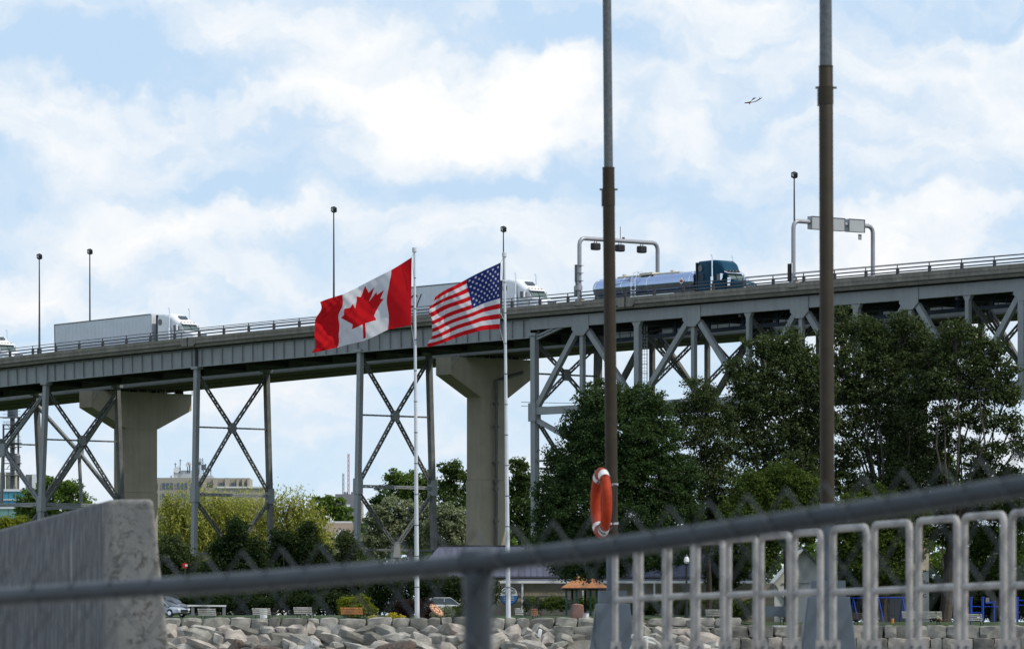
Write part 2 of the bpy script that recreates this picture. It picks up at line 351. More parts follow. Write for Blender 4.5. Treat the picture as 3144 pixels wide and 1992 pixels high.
# plate girders
GZ0, GZ1 = -2.92, -1.12
part(sweep(MB(), rect(.95,.99,GZ0+.06,GZ1), TA, TS-.4, 3, ZD), 'girder_web', M['steel'])
part(sweep(MB(), rect(.78,1.16,GZ0,GZ0+.06), TA, TS-.4, 3, ZD), 'bottom_flange', M['steel'])
part(sweep(MB(), rect(.80,1.14,GZ1-.09,GZ1+.03), TA, TS-.4, 3, ZD), 'top_flange', M['steeld'])
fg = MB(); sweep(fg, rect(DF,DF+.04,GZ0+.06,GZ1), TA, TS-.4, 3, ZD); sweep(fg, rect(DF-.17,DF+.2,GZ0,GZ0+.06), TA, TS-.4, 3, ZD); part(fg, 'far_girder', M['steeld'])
stf = MB().box((0, 0, 0), (.07, .15, abs(GZ0-GZ1)-.1)).mesh('stiffener', M['steel'])
dt = (T_(242, 1) - T_(171, 1)) / 2.42; t = T_(171, 1); t -= dt * int((t - TA) / dt)
while t < TS - .6:
    link('stiffener', stf, A, (t, .875, ZD(t) + (GZ0+GZ1)/2), (0, -math.atan(slope(t)), 0)); t += dt
for px in (604, 144):
    t = T_(px, .9); mb = MB().box((t, .85, ZD(t)+(GZ0+GZ1)/2), (.28, .2, 1.85)); part(mb, 'bearing_stiffener', M['dark'] if px == 604 else M['steel'])
fb = MB(); t = TA + 2
while t < TB:
    fb.beam((t, 1.02, ZD(t)-2.0), (t, DF-.02, ZD(t)-2.0), .28, 1.5 if t < TS else 1.0, (1,0,0)); t += 6.7
for d in (3.2, 5.5, 7.8): sweep(fb, rect(d, d+.25, -1.9, -1.13), TA, TB, 4, ZD)
part(fb, 'floor_beams', M['dark'])
# railing
ps = MB().box((0, 0, .29), (.26, .16, .58)).box((-.04, 0, .71), (.07, .07, .27)).mesh('railing_post', M['railp'])
t = 38.36 - 3.85 * 35
while t < TB:
    if t > TA: link('railing_post', ps, A, (t, .14, ZD(t)), (0, 0, 0))
    t += 3.85
part(sweep(MB(), rect(.11,.17,.80,.86), TA, TB, 3, ZD), 'top_rail', M['rail'])
part(sweep(MB(), rect(.02,.06,.47,.58), TA, TB, 3, ZD), 'middle_rail', M['rail'])
part(sweep(MB(), rect(.02,.06,.17,.28), TA, TB, 3, ZD), 'bottom_rail', M['rail'])
part(sweep(MB(), rect(11.0,11.06,.80,.86), TA, TB, 3, lambda t: ZD(t)-.55), 'far_rail', M['rail'])
# truss
NP = [T_(p, 1.1) for p in (1643,1789,1958,2131,2300,2462,2631,2798,2973,3150)]
NP += [NP[-1] + 6.85 * k for k in (1, 2, 3)]
ZC = Z_(1262, TS, 1.1)
def chord(name, d, m):
    part(sweep(MB(), rect(d-.28, d+.28, -2.18, -1.13), TS-.39, TB, 3, ZD), name, m)
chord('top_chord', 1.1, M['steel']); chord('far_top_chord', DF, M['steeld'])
for d, nm, m in ((1.1, 'bottom_chord', M['steel']), (DF, 'far_bottom_chord', M['steeld'])):
    part(MB().beam((TS, d, ZC), (TB, d, ZC+.4), .7, .5), nm, m)
def gus(t, z, d, w, h, m=M['steel'], hexa=True):
    c = .3; pts = [(-w/2, h/2), (w/2, h/2), (w/2, -h/2+c*h), (w/2-c*w, -h/2), (-w/2+c*w, -h/2), (-w/2, -h/2+c*h)]
    return part(MB().prism([(t+x, d, z+y) for x, y in pts], (0, .04, 0)), 'gusset_plate', m)
for i, t in enumerate(NP):
    top = ZD(t) - 2.15; bot = ZC + .25
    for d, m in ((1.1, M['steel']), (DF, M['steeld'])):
        near = d < 2
        if i > 0:
            if near:
                w = .62 if i % 4 == 2 else .42
                part(MB().beam((t, d, bot), (t, d, top), w, .4, (1,0,0)), 'vertical', m)
                if i % 2 == 0:
                    for s_ in (-1, 1): part(MB().prism([(t+s_*w/2, d-.2, top+.02),(t+s_*(w/2+.32), d-.2, top+.02),(t+s_*w/2, d-.2, top-.5)], (0,.4,0)), 'haunch_plate', m)
            elif i % 2: part(lattice(MB(), (t, d, bot), (t, d, top), .5, .34, (1,0,0), .5, .16), 'vertical', m)
            else: part(MB().beam((t, d, bot), (t, d, top), .45, .36, (1,0,0)), 'vertical', m)
        if i % 2 == 1:
            if near: gus(t, top+.05, d-.34, 2.3, 1.9, m)
            else: gus(t, top+.05, d+.22, 2.0, 1.7, m)
            for j in (i-1, i+1):
                if 0 <= j < len(NP):
                    t2 = NP[j]; s_ = 1 if j > i else -1
                    a, b_ = (t+s_*.75, d, top-.45), (t2-s_*.3, d, bot+.1)
                    if near or s_ < 0: part(MB().beam(a, b_, .52, .42, (1,0,0)), 'diagonal', m)
                    else: part(lattice(MB(), a, b_, .5, .36, (1,0,0), .55, .12), 'diagonal', m)
    if i in (2, 3, 4, 6, 8, 9, 10):
        part(lattice(MB(), (t, 1.4, top-.6), (t, DF-.3, bot+.6), .38, .26, (0,1,0), .45), 'sway_brace', M['steeld'])
        part(lattice(MB(), (t, DF-.3, top-.6), (t, 1.4, bot+.6), .38, .26, (0,1,0), .45), 'sway_brace', M['steeld'])
part(lattice(MB(), L(1649,1037,1.1), L(1775,979,1.1), .42, .34, (0,0,1), .5, .13), 'end_strut', M['steel'])
# caged ladder
lt = T_(1979, 2.2); lz1 = Z_(952, lt, 2.2); lz0 = Z_(1260, lt, 2.2); mb = MB()
for s_ in (-.33, .33): mb.beam((lt+s_, 2.2, lz0), (lt+s_, 2.2, lz1), .05, .06)
z = lz0
while z < lz1: mb.beam((lt-.33, 2.2, z), (lt+.33, 2.2, z), .03, .03); z += .3
part(mb, 'ladder', M['gantry']); mb = MB(); z = lz0
while z < lz1 - .6:
    mb.tube([(lt+.42*math.cos(a), 2.2-.75*math.sin(a), z) for a in [math.pi*k/8 for k in range(9)]], .022, 4); z += .85
for a in (.5, 1.05, 1.57, 2.1, 2.65): mb.tube([(lt+.42*math.cos(a), 2.2-.75*math.sin(a), lz0), (lt+.42*math.cos(a), 2.2-.75*math.sin(a), lz1-.6)], .018, 4)
part(mb, 'ladder_cage', M['gantry'])
# inspection catwalk hung in the truss
for d, nm in ((4.2, 'catwalk'), (7.4, 'catwalk')):
    mb = MB(); o0 = [L(1745,1059,d), L(2032,1031,d), L(2344,999,d), L(2658,977,d), L(3012,946,d), L(3250,925,d)]
    for a, b_ in zip(o0[:-1], o0[1:]):
        mb.beam(a, b_, .34, .3); n = 6
        for k in (0.55, .95, 1.3): mb.beam(a+Vector((0,0,k)), b_+Vector((0,0,k)), .055, .05)
        n = 9
        for k in range(n):
            p = a.lerp(b_, k/n); mb.beam(p, p+Vector((0,0,1.3)), .06, .06)
            if k % 3 == 1: p2 = a.lerp(b_, (k+1)/n); mb.beam(p, p2+Vector((0,0,1.5)), .09, .07); mb.beam(p+Vector((.35,0,0)), p+Vector((.35,0,1.9)), .28, .2)
    part(mb, nm, M['navy'])
# bents carrying the girders
def bent(t, d0, d1, pb0, pb1, ytop, yx, ylow, yk=None, w=.52, name='tower_bent', low='K'):
    """two battered legs with a laced X and a K below; y values are rows of the picture, turned into heights here"""
    zt = Z_(ytop, t, d0); zx = Z_(yx, t, (d0+d1)/2); zl = Z_(ylow, t, d0); zb = 5.6
    e = empty(name, (0, 0, 0)); e.parent = A
    (pxa, pya), (pxb, pyb) = pb0, pb1
    def line(dtop, px, py):
        dd = D_(px, t); zz = Z_(py, t, dd); return lambda z: dtop + (dd - dtop) * (z - zt) / (zz - zt)
    f0, f1 = line(d0, pxa, pya), line(d1, pxb, pyb); pt = lambda f, z: Vector((t, f(z), z))
    def pp(mb, nm, m=M['steel']): return part(mb, nm, m, e)
    for f in (f0, f1): pp(MB().beam(pt(f, zb), pt(f, zt), w, w*.9, (1,0,0)), 'leg', M['steel'] if f is f0 else M['steeld']); pp(MB().beam(pt(f, zt-.25), pt(f, zt+.02), .95, .8, (1,0,0)), 'leg_cap')
    c = Vector((t, (f0(zx)+f1(zx))/2, zx)); s2 = M['steeld']; R2 = (0,1,0)
    for f in (f0, f1):
        sg = 1 if f is f0 else -1
        pp(lattice(MB(), pt(f, zt-.9)+Vector((0,.2*sg,0)), c, .36, .26, R2), 'brace', s2)
        pp(lattice(MB(), c, pt(f, zl+.5)+Vector((0,.25*sg,0)), .36, .26, R2), 'brace', s2)
    pp(MB().prism([(t-.22, c.y+x, c.z+y) for x, y in ((-.3,-.52),(.3,-.52),(.45,0),(.3,.52),(-.3,.52),(-.45,0))], (.44,0,0)), 'centre_gusset')
    pp(lattice(MB(), pt(f0, zx), c, .16, .2, (0,0,1), .4, .05), 'strut', s2); pp(lattice(MB(), c, pt(f1, zx), .16, .2, (0,0,1), .4, .05), 'strut', s2)
    if low:
        pp(lattice(MB(), pt(f0, zl), pt(f1, zl), .3, .3, (0,0,1), .5, .1), 'strut')
        for f in (f0, f1): pp(MB().beam(pt(f, zl-.75), pt(f, zl+.75), .78, .62, (1,0,0)), 'leg_gusset')
    if yk:
        zk = Z_(yk, t, (d0+d1)/2); k = Vector((t, (f0(zk)+f1(zk))/2, zk))
        for f in (f0, f1):
            pp(lattice(MB(), pt(f, zl-.5), k+Vector((0,0,.3)), .34, .26, R2), 'brace', s2)
            pp(MB().beam(k-Vector((0,0,.3)), pt(f, 6.4), .3, .26, R2), 'brace', s2)
        pp(MB().prism([(t-.2, k.y+x, k.z+y) for x, y in ((-.5,-.7),(.5,-.7),(.3,.8),(-.3,.8))], (.4,0,0)), 'centre_gusset')
        pp(lattice(MB(), pt(f0, zk), pt(f1, zk), .2, .24, (0,0,1), .5, .07), 'strut', s2)
    return f0, f1, zt, zx, zl
b1 = bent(T_(142,1.1), 1.1, DF+.4, (123,1640), (371,1500), 1174, 1352, 1547, 1720)
b0 = bent(T_(-106,1.1), 1.1, DF+.4, (-122,1640), (123.5,1490), 1198, 1362, 1547, 1720)
b2 = bent(T_(605,1.1), 1.1, DF+.1, (595,1725), (831,1633), 1126, 1314, 1517, 1700)
b3 = bent(T_(1107,1.1), 1.1, DF-.1, (1095,1710), (1331,1625), 1073, 1277, 1492, 1688)
b4 = bent(TS, 1.1, DF-.7, (1643,1560), (1830,1500), 1023, 1151, 1262, 1440, w=.62, name='truss_end_bent', low=None)
# bracing between the two left bents
ta, tb = T_(-106,1.1), T_(142,1.1)
for fa, fb_, nm in ((b0[0], b1[0], 'tower_bracing'), (b0[1], b1[1], 'tower_bracing')):
    e = empty(nm, (0,0,0)); e.parent = A; zt = b1[2]-1.; zl = b1[4]; zm = (zt+zl)/2; tm = (ta+tb)/2
    q4 = lambda tt, f, z: Vector((tt, f(z), z)); c = q4(tm, fa, zm)
    for p in (q4(ta,fa,zt-.6), q4(tb,fb_,zt), q4(ta,fa,zl), q4(tb,fb_,zl)): part(lattice(MB(), p, c, .36, .3, (1,0,0)), 'brace', M['steel'], e)
    part(lattice(MB(), c, q4(tm,fa,zl), .26, .26, (1,0,0), .4), 'hanger', M['steel'], e)
    part(lattice(MB(), q4(ta,fa,zl), q4(tb,fb_,zl), .34, .3, (0,0,1), .5, .12), 'strut', M['steel'], e)
    part(MB().box((tm, c.y, zm), (1.0, .5, 1.3)), 'centre_gusset', M['steel'], e)
e = MB(); c0 = Vector((TS, 1.1, Z_(1285, TS, 1.1)))
part(MB().beam(c0, (NP[1]+1.5, 1.1, Z_(1395, TS, 1.1)), .42, .3, (0,0,1)), 'knee_brace', M['steel'])
part(MB().beam((TS,1.1,Z_(1415,TS,1.1)), (TS+3,1.1,Z_(1415,TS,1.1)), .2, .2), 'knee_strut', M['steeld'])
part(MB().box((TS, 1.1, ZC-.1), (1.0, .7, 1.7)), 'leg_gusset', M['steel'])
tR = T_(3141, 1.1); part(MB().beam((tR,1.1,ZC-1), (tR,1.1,ZD(tR)-2.2), .7, .6, (1,0,0)), 'leg', M['steel'])
# ---------------------------------------------------------------- the newer bridge behind
B = empty('concrete_pier_bridge', (0, OY, 0), 'newer girder bridge on hammerhead concrete piers, running close behind the steel bridge', 'bridge', rot=(0, 0, -TH))
def pb(mb, name, m, label=None): return mb.build(name, m, B, label=label)
pb(sweep(MB(), [(16.2,3.9),(16.6,3.9),(16.6,3.0),(30.6,3.0),(30.6,3.9),(31,3.9),(31,2.75),(30,2.5),(17.2,2.5),(16.2,2.75)], -122, 92, 4, ZB), 'deck', M['conc'])
pb(sweep(MB(), [(17.3,2.52),(17.34,2.52),(17.9,-.2),(17.86,-.2)], -122, 92, 4, ZB), 'box_web', M['gantry'])
pb(sweep(MB(), rect(17.72,18.15,-.32,-.2), -122, 92, 4, ZB), 'box_lip', M['steeld'])
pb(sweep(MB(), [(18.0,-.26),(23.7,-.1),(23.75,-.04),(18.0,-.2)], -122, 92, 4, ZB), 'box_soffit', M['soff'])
pb(sweep(MB(), rect(23.72,23.95,-.2,0), -122, 92, 4, ZB), 'soffit_rib', M['steeld'])
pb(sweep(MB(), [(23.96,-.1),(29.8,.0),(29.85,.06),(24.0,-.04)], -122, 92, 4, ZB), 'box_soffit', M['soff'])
pb(sweep(MB(), [(29.8,.02),(29.86,.02),(30.3,2.52),(30.26,2.52)], -122, 92, 4, ZB), 'box_web', M['steel'])
mb = MB(); sweep(mb, rect(16.3,16.36,4.3,4.36), -122, 92, 4, ZB); sweep(mb, rect(16.3,16.36,4.7,4.76), -122, 92, 4, ZB); pb(mb, 'barrier_rail', M['rail'])
for px, pr, sa, sb in ((283, 588, 387, 485), (1384, 1638, 1476, 1561), (2680, 2925, 2770, 2850)):
    t0 = T_(px, 16); d1 = min(D_(pr, t0), 30.6) if px < 2000 else 30; zt = ZB(t0) - .42; th = 2.2; sd0, sd1 = D_(sa, t0), D_(sb, t0)
    e = empty('pier', (0,0,0)); e.parent = B; dz_ = 3.85
    cap = [(16, zt), (d1, zt), (d1, zt-1.75), (sd1, zt-dz_), (sd0, zt-dz_), (16, zt-1.75)]
    o = MB().prism([(t0-th, d, z) for d, z in cap], (th, 0, 0)).build('hammerhead', M['concl'], e)
    mb = MB(); z0 = 5.5
    for zz0, zz1, g_ in ((z0, 14., .10), (14.03, 20.6, .05), (20.63, zt-dz_, 0)):
        mb.bx(t0-th+.08-g_, t0-.08+g_, sd0+.05-g_, sd1-.05+g_, zz0, zz1)
    mb.build('pier_shaft', M['concl'], e)
    for d in (18.6, 22.2, 25.4, 28.6):
        if d < d1 - .3: MB().box((t0-th/2, d, zt+.2), (.7,.6,.4)).build('bearing', M['dark'], e)
    mb = MB()
    for z in (zt+.5, zt+1.1):
        for a, b_ in (((t0+.1,15.9),(t0+.1,d1)),((t0-th,15.9),(t0+.1,15.9)),((t0+.1,d1),(t0-th,d1))): mb.beam((*a,z),(*b_,z),.05,.05)
    for k in range(12): mb.beam((t0+.1, 16+(d1-16)*k/11, zt-.2),(t0+.1, 16+(d1-16)*k/11, zt+1.1),.05,.05)
    mb.beam((t0+.1,16.,zt-1.2),(t0+1.3,16.,zt+.1),.07,.07); mb.beam((t0+.1,16.,zt+.1),(t0+1.3,16.,zt+.1),.07,.07); mb.beam((t0+1.3,16.,zt+.1),(t0+1.3,16.,zt+1.1),.06,.06)
    mb.build('access_rail', M['gantry'], e)
    if px == 1384:
        dd = D_(1523, t0+.15); pts = [(t0+.2, D_(1605,t0+.2), Z_(1140,t0,22)), (t0+.2, dd+1, Z_(1162,t0,22)), (t0+.2, dd, Z_(1168,t0,22)), (t0+.2, dd, Z_(1675,t0,22))]
        mb = MB(); mb.tube(pts, .16, 8)
        for yy in (1240,1310,1420,1478,1500,1600): mb.box((t0+.15, dd, Z_(yy,t0,22)), (.3,.5,.25))
        mb.build('drain_pipe', M['steeld'], e, smooth=True)
# ---------------------------------------------------------------- masts and gantries on the decks
def lamp_mast(px, yhead, d, base, label, lean=0, w=1.):
    t = T_(px, d); z0 = base(t); z1 = Z_(yhead, t, d); p0 = WB(t, d, z0)
    e = empty('bridge_lamp_mast', p0, label, 'lamp mast', 'lamp masts on the bridge decks', rot=(0,0,-TH)); h = z1 - z0
    MB().tube([(0,0,0),(0,0,h*.5),(-.02,0,h-.2)], [.12*w,.085*w,.06*w], 8).build('mast', M['rail'], e, smooth=True)
    MB().box((0,0,.25), (.34,.34,.5)).build('mast_base', M['railp'], e)
    rot = Matrix.Rotation(R(22), 3, 'Y') @ Matrix.Rotation(R(18), 3, 'X')
    hd = MB().loft([[rot @ Vector((x*.22*s_, y*.2*s_, z)) for x, y in ((-1,-1),(1,-1),(1,1),(-1,1))] for z, s_ in ((-.26,.8),(-.2,1),(.2,1),(.26,.85))])
    hd.v = [(a, b_, c+h) for a, b_, c in hd.v]; o = hd.build('floodlight', M['black'], e)
    ln = MB().box((0,0,0), (.26,.04,.26), rot); ln.v = [(a+.02, b_-.21, c+h+.0) for a, b_, c in ln.v]; ln.build('lens', M['lens'], o)
lamp_mast(121, 788, .3, ZD, 'lamp mast nearest the left edge, left of the first long white trailer')
lamp_mast(276, 773, 10.9, lambda t: ZD(t)-.95, 'lamp mast rising from behind the long white trailer at left')
lamp_mast(1025, 644, .3, ZD, 'tall lamp mast just left of the maple leaf flag')
lamp_mast(1546, 704, 16.4, lambda t: ZB(t)+3.9, 'lamp mast showing above the right-hand white flagpole', w=.9)
lamp_mast(2439, 538, .3, ZD, 'lamp mast beside the sign gantry, left of the thick right-hand pole')
def gantry(pxl, ytop, d1, label, extra):
    t = T_(pxl, .15); z0 = ZD(t); zt = Z_(ytop, t, .15)
    e = empty('road_gantry', WB(t, .15, z0), label, 'gantry', 'pipe gantries over the roadway', rot=(0,0,-TH)); h = zt - z0; r = .6; w = d1 - .15
    pts = [(0,0,-.1),(0,0,h-r)] + [(0, r-r*math.cos(a), h-r+r*math.sin(a)) for a in (.5,1.,1.57)] + [(0, w-r+r*math.sin(a), h-r+r*math.cos(a)) for a in (.05,.55,1.05,1.57)] + [(0,w,-.9)]
    MB().tube(pts, .2, 12).build('pipe_frame', M['gantry'], e, smooth=True)
    MB().loft([[(x*s_, y*s_, z) for x, y in ((-.5,-.2),(.5,-.2),(.5,.4),(-.5,.4))] for z, s_ in ((-.35,1.3),(-.05,1.1),(.3,.5))]).build('footing', M['conc'], e)
    extra(e, h, w)
def ex1(e, h, w):
    for f_ in (.205, .515, .795):
        o = MB().loft([[(x*s_+ .0, f_*w+y*s_, z) for x, y in ((-.28,-.38),(.28,-.38),(.28,.38),(-.28,.38))] for z, s_ in ((h-1.02,.75),(h-.94,1),(h-.46,1),(h-.36,.85))]).build('signal_box', M['black'], e)
        MB().beam((0,f_*w-.14,h-.4),(0,f_*w-.14,h-.15),.05,.05).beam((0,f_*w+.14,h-.4),(0,f_*w+.14,h-.15),.05,.05).build('hanger', M['rail'], o)
    MB().box((-.32,0,2.6), (.34,.3,1.6)).build('control_cabinet', M['tin'], e); MB().box((-.36,0,1.0), (.36,.36,.9)).box((-.3,0,1.75),(.25,.25,.6)).build('control_cabinet', M['tin'], e)
    MB().box((.0,-.1,1.25), (.5,.5,.42)).build('junction_box', M['gantry'], e)
    mb = MB()
    for z in (1.9, 2.6, 3.3): mb.box((.0,0,z), (.62,.46,.05))
    mb.build('strap', M['tin'], e); MB().tube([(.15,-.1,1.1),(.4,-.1,.7),(.2,-.1,.35),(.45,-.1,.5),(.3,-.1,.1)], .03, 5).build('cable', M['black'], e)
    MB().beam((0,.52*w,h),(0,.52*w,h+1.3),.05,.05).beam((0,.56*w,h),(0,.56*w,h+.35),.25,.12).build('antenna', M['tin'], e)
def ex2(e, h, w):
    for y0, y1 in ((.20, .62), (.67, .87)):
        a, b_ = w*y0, w*y1; o = MB().bx(-.26,.26,a,b_,h-.64,h+.50).build('sign_box', M['signb'], e)
        
        for u0,u1,v0,v1 in ((a,b_,h+.46,h+.52),(a,b_,h-.67,h-.61),(a-.02,a+.05,h-.61,h+.46),(b_-.05,b_+.02,h-.61,h+.46)): MB().bx(.24,.30,u0,u1,v0,v1).build('frame_bar', M['tin'], o)
    MB().box((.05, w*.83, h-1.05), (.06,.4,.5)).build('hanging_plate', M['signb'], e)
    MB().box((.09, w*.83, h-.95), (.02,.18,.12)).box((.09, w*.83, h-1.17), (.02,.18,.1)).build('plate_mark', M['tin'], e)
    MB().box((-.3,-.1,1.0), (.34,.34,1.5)).build('control_cabinet', M['black'], e); MB().box((.05,-.22,1.35), (.1,.05,.9)).build('notice', M['white'], e)
gantry(1779, 731, D_(2019, T_(1779,.15)), 'pipe gantry with three black signal boxes above the tanker truck', ex1)
gantry(2436, 678, D_(2680, T_(2436,.15)), 'pipe gantry with two blank grey sign boxes behind the thick right-hand pole', ex2)
# ---------------------------------------------------------------- vehicles
def ring(x, zb, zt, hw, hwt=None, r=.18, n=3):
    """rounded section across the vehicle at x"""
    hwt = hw if hwt is None else hwt; pts = []
    for cy, cz, a0, w_ in ((hwt-r, zt-r, 0, 1), (-(hwt-r), zt-r, 90, 1), (-(hw-r*.6), zb+r*.6, 180, .6), (hw-r*.6, zb+r*.6, 270, .6)):
        for k in range(n + 1):
            a = R(a0 + 90*k/n); pts.append((x, cy + r*w_*math.cos(a), cz + r*w_*math.sin(a)))
    return pts
def wheel(e, x, y, rad=.5, wd=.28, rim=M['chrome']):
    o = MB().tube([(x,y-wd/2,rad),(x,y-wd/2+.03,rad),(x,y+wd/2-.03,rad),(x,y+wd/2,rad)], [rad*.92,rad,rad,rad*.92], 18).build('wheel', M['tyre'], e, smooth=True)
    MB().tube([(x,y-wd/2-.02,rad),(x,y+wd/2+.02,rad)], rad*.52, 12).build('rim', rim, o)
def tractor(e, x0, paint, classic=False, sleeper_h=3.78):
    zr = sleeper_h
    if classic: st = [(0,.75,zr-.14,1.18,.25),(.1,.62,zr,1.22,.25),(1.9,.62,zr+.02,1.22,.25),(2.5,.62,zr-.05,1.2,.3),(2.95,.62,zr-.3,1.15,.4),(3.25,.62,3.0,1.08,.35),(3.4,.62,2.86,1.04,.2)]
    else: st = [(0,.6,zr-.12,1.2,.3),(.12,.55,zr,1.22,.3),(.9,.55,zr,1.22,.32),(1.6,.55,zr-.10,1.21,.4),(2.3,.55,zr-.38,1.19,.5),(2.9,.55,zr-.78,1.15,.5),(3.35,.6,2.78,1.08,.3),(3.45,.6,2.68,1.02,.2)]
    MB().loft([ring(x0+x, zb, zt, hw, hw-.06, r) for x, zb, zt, hw, r in st]).build('cab', paint, e, smooth=True)
    MB().loft([[(x0+3.30,-.98,2.66),(x0+3.30,.98,2.66),(x0+3.30,.98,1.5),(x0+3.30,-.98,1.5)],[(x0+3.46,-.96,2.66),(x0+3.46,.96,2.66),(x0+3.95,1.0,1.9),(x0+3.95,-1.0,1.9)]]).build('cowl', paint, e)
    ws = MB().loft([[(x0+3.55,-.9,2.60),(x0+3.55,.9,2.60),(x0+3.97,.94,1.98),(x0+3.97,-.94,1.98)],[(x0+3.58,-.9,2.61),(x0+3.58,.9,2.61),(x0+4.0,.94,1.99),(x0+4.0,-.94,1.99)]]).build('windscreen', M['glassg'], e)
    MB().beam((x0+3.6,0,2.6),(x0+4.02,0,1.98),.04,.05,(0,1,0)).build('centre_bar', M['black'], ws)
    hd = [(3.6,.75,1.98,1.0,.12),(4.4,.75,1.90,.98,.18),(5.3,.75,1.74,.95,.2),(5.62,.8,1.6,.92,.22)] if classic else [(3.6,.7,2.0,1.02,.14),(4.5,.65,1.86,1.02,.25),(5.1,.62,1.66,1.06,.3),(5.5,.65,1.42,1.02,.35),(5.62,.7,1.3,.95,.3)]
    MB().loft([ring(x0+x, zb, zt, hw, hw-.08, r) for x, zb, zt, hw, r in hd]).build('bonnet', paint, e, smooth=True)
    gr = MB().bx(x0+5.6,x0+5.68,-.55,.55,.85,1.55).build('grille', M['chrome'], e); sl_ = MB()
    for k in range(9): sl_.bx(x0+5.68,x0+5.70,-.5+.115*k,-.45+.115*k,.9,1.5)
    sl_.build('grille_slats', M['black'], gr)
    MB().loft([ring(x0+x,.38,.78,hw,hw,.08) for x, hw in ((5.5,1.2),(5.75,1.2),(5.85,1.0))]).build('bumper', M['chrome'] if classic else paint, e)
    for s_ in (-1, 1):
        MB().bx(x0+5.56,x0+5.66,s_*.62,s_*.9,1.0,1.25).build('headlight', M['lens'], e)
        MB().tube([(x0+2.05,s_*1.28,.9),(x0+2.05,s_*1.28,2.35)], .17 if classic else .12, 10).build('exhaust_muffler', M['chrome'], e, smooth=True)
        MB().tube([(x0+2.05,s_*1.28,2.35),(x0+2.05,s_*1.28,zr+.25),(x0+1.93,s_*1.28,zr+.5)], .065, 8).build('exhaust_stack', M['chrome'], e, smooth=True)
        MB().bx(x0+3.3,x0+3.42,s_*1.33,s_*1.5,1.95,2.55).beam((x0+3.35,s_*1.0,2.45),(x0+3.35,s_*1.42,2.5),.04,.04).build('mirror', M['chrome'] if classic else paint, e)
        MB().bx(x0+2.55,x0+3.3,s_*1.175,s_*(1.215 if not classic else 1.21),1.95,2.55).build('side_window', M['glass'], e)
        wn = MB().prism([(x0+.42+.24*math.cos(a)*(1.15 if abs(math.cos(a))>.5 else 1), s_*1.2, (3.0 if not classic else 3.2)+.33*math.sin(a)) for a in [2*math.pi*k/10 for k in range(10)]], (0,s_*.03,0)); wn.build('sleeper_window', M['glass'], e)
        if classic: MB().bx(x0+.35,x0+.85,s_*1.21,s_*1.235,2.1,2.7).build('locker_door', M['navy'], e); MB().tube([(x0+4.05,s_*1.12,1.35),(x0+4.05,s_*1.12,2.15)],.17,10).build('air_cleaner', M['chrome'], e, smooth=True)
        MB().tube([(x0+1.0,s_*1.0,.78),(x0+2.9,s_*1.0,.78)], .32, 12).build('fuel_tank', M['chrome'], e, smooth=True)
        MB().loft([[(x0+4.3+.62*math.cos(a)*k, s_*y, .55+.72*math.sin(a)*k) for a in [math.pi*j/8 for j in range(9)]] for k, y in ((1,.85),(1,1.2),(.82,1.22),(.82,.85))]).build('wing', paint, e)
        wheel(e, x0+4.35, s_*1.02)
        for x in (-.9, .35): wheel(e, x0+x, s_*.95, .5, .5)
    mb = MB()
    for k in range(5): mb.box((x0+3.36, -.8+.4*k, 2.83), (.16,.09,.06))
    mb.build('marker_lights', M['amber'], e)
    MB().prism([(x0+3.35,-1.02,2.72),(x0+3.85,-1.0,2.56),(x0+3.85,-1.0,2.60),(x0+3.35,-1.02,2.80)], (0,2.04,0)).build('sun_visor', M['chrome'] if classic else paint, e)
    if not classic:
        v = MB().prism([(x0+2.42,-.5,zr-.38),(x0+2.86,-.46,zr-.68),(x0+2.86,.46,zr-.68),(x0+2.42,.5,zr-.38)], (.03,0,.05)); v.build('roof_window', M['glass'], e)
    MB().bx(x0-1.6,x0+5.2,-.45,.45,.6,.85).build('chassis', M['black'], e)
    MB().bx(x0-.20,x0-.01,-1.21,1.21,.9,sleeper_h-.12).bx(x0-.35,x0-.2,-.5,-.3,1.5,2.6).build('gap_shade_and_gear', M['black'], e)  # black slab stands in for the shade between cab and trailer
LANE = 3.05
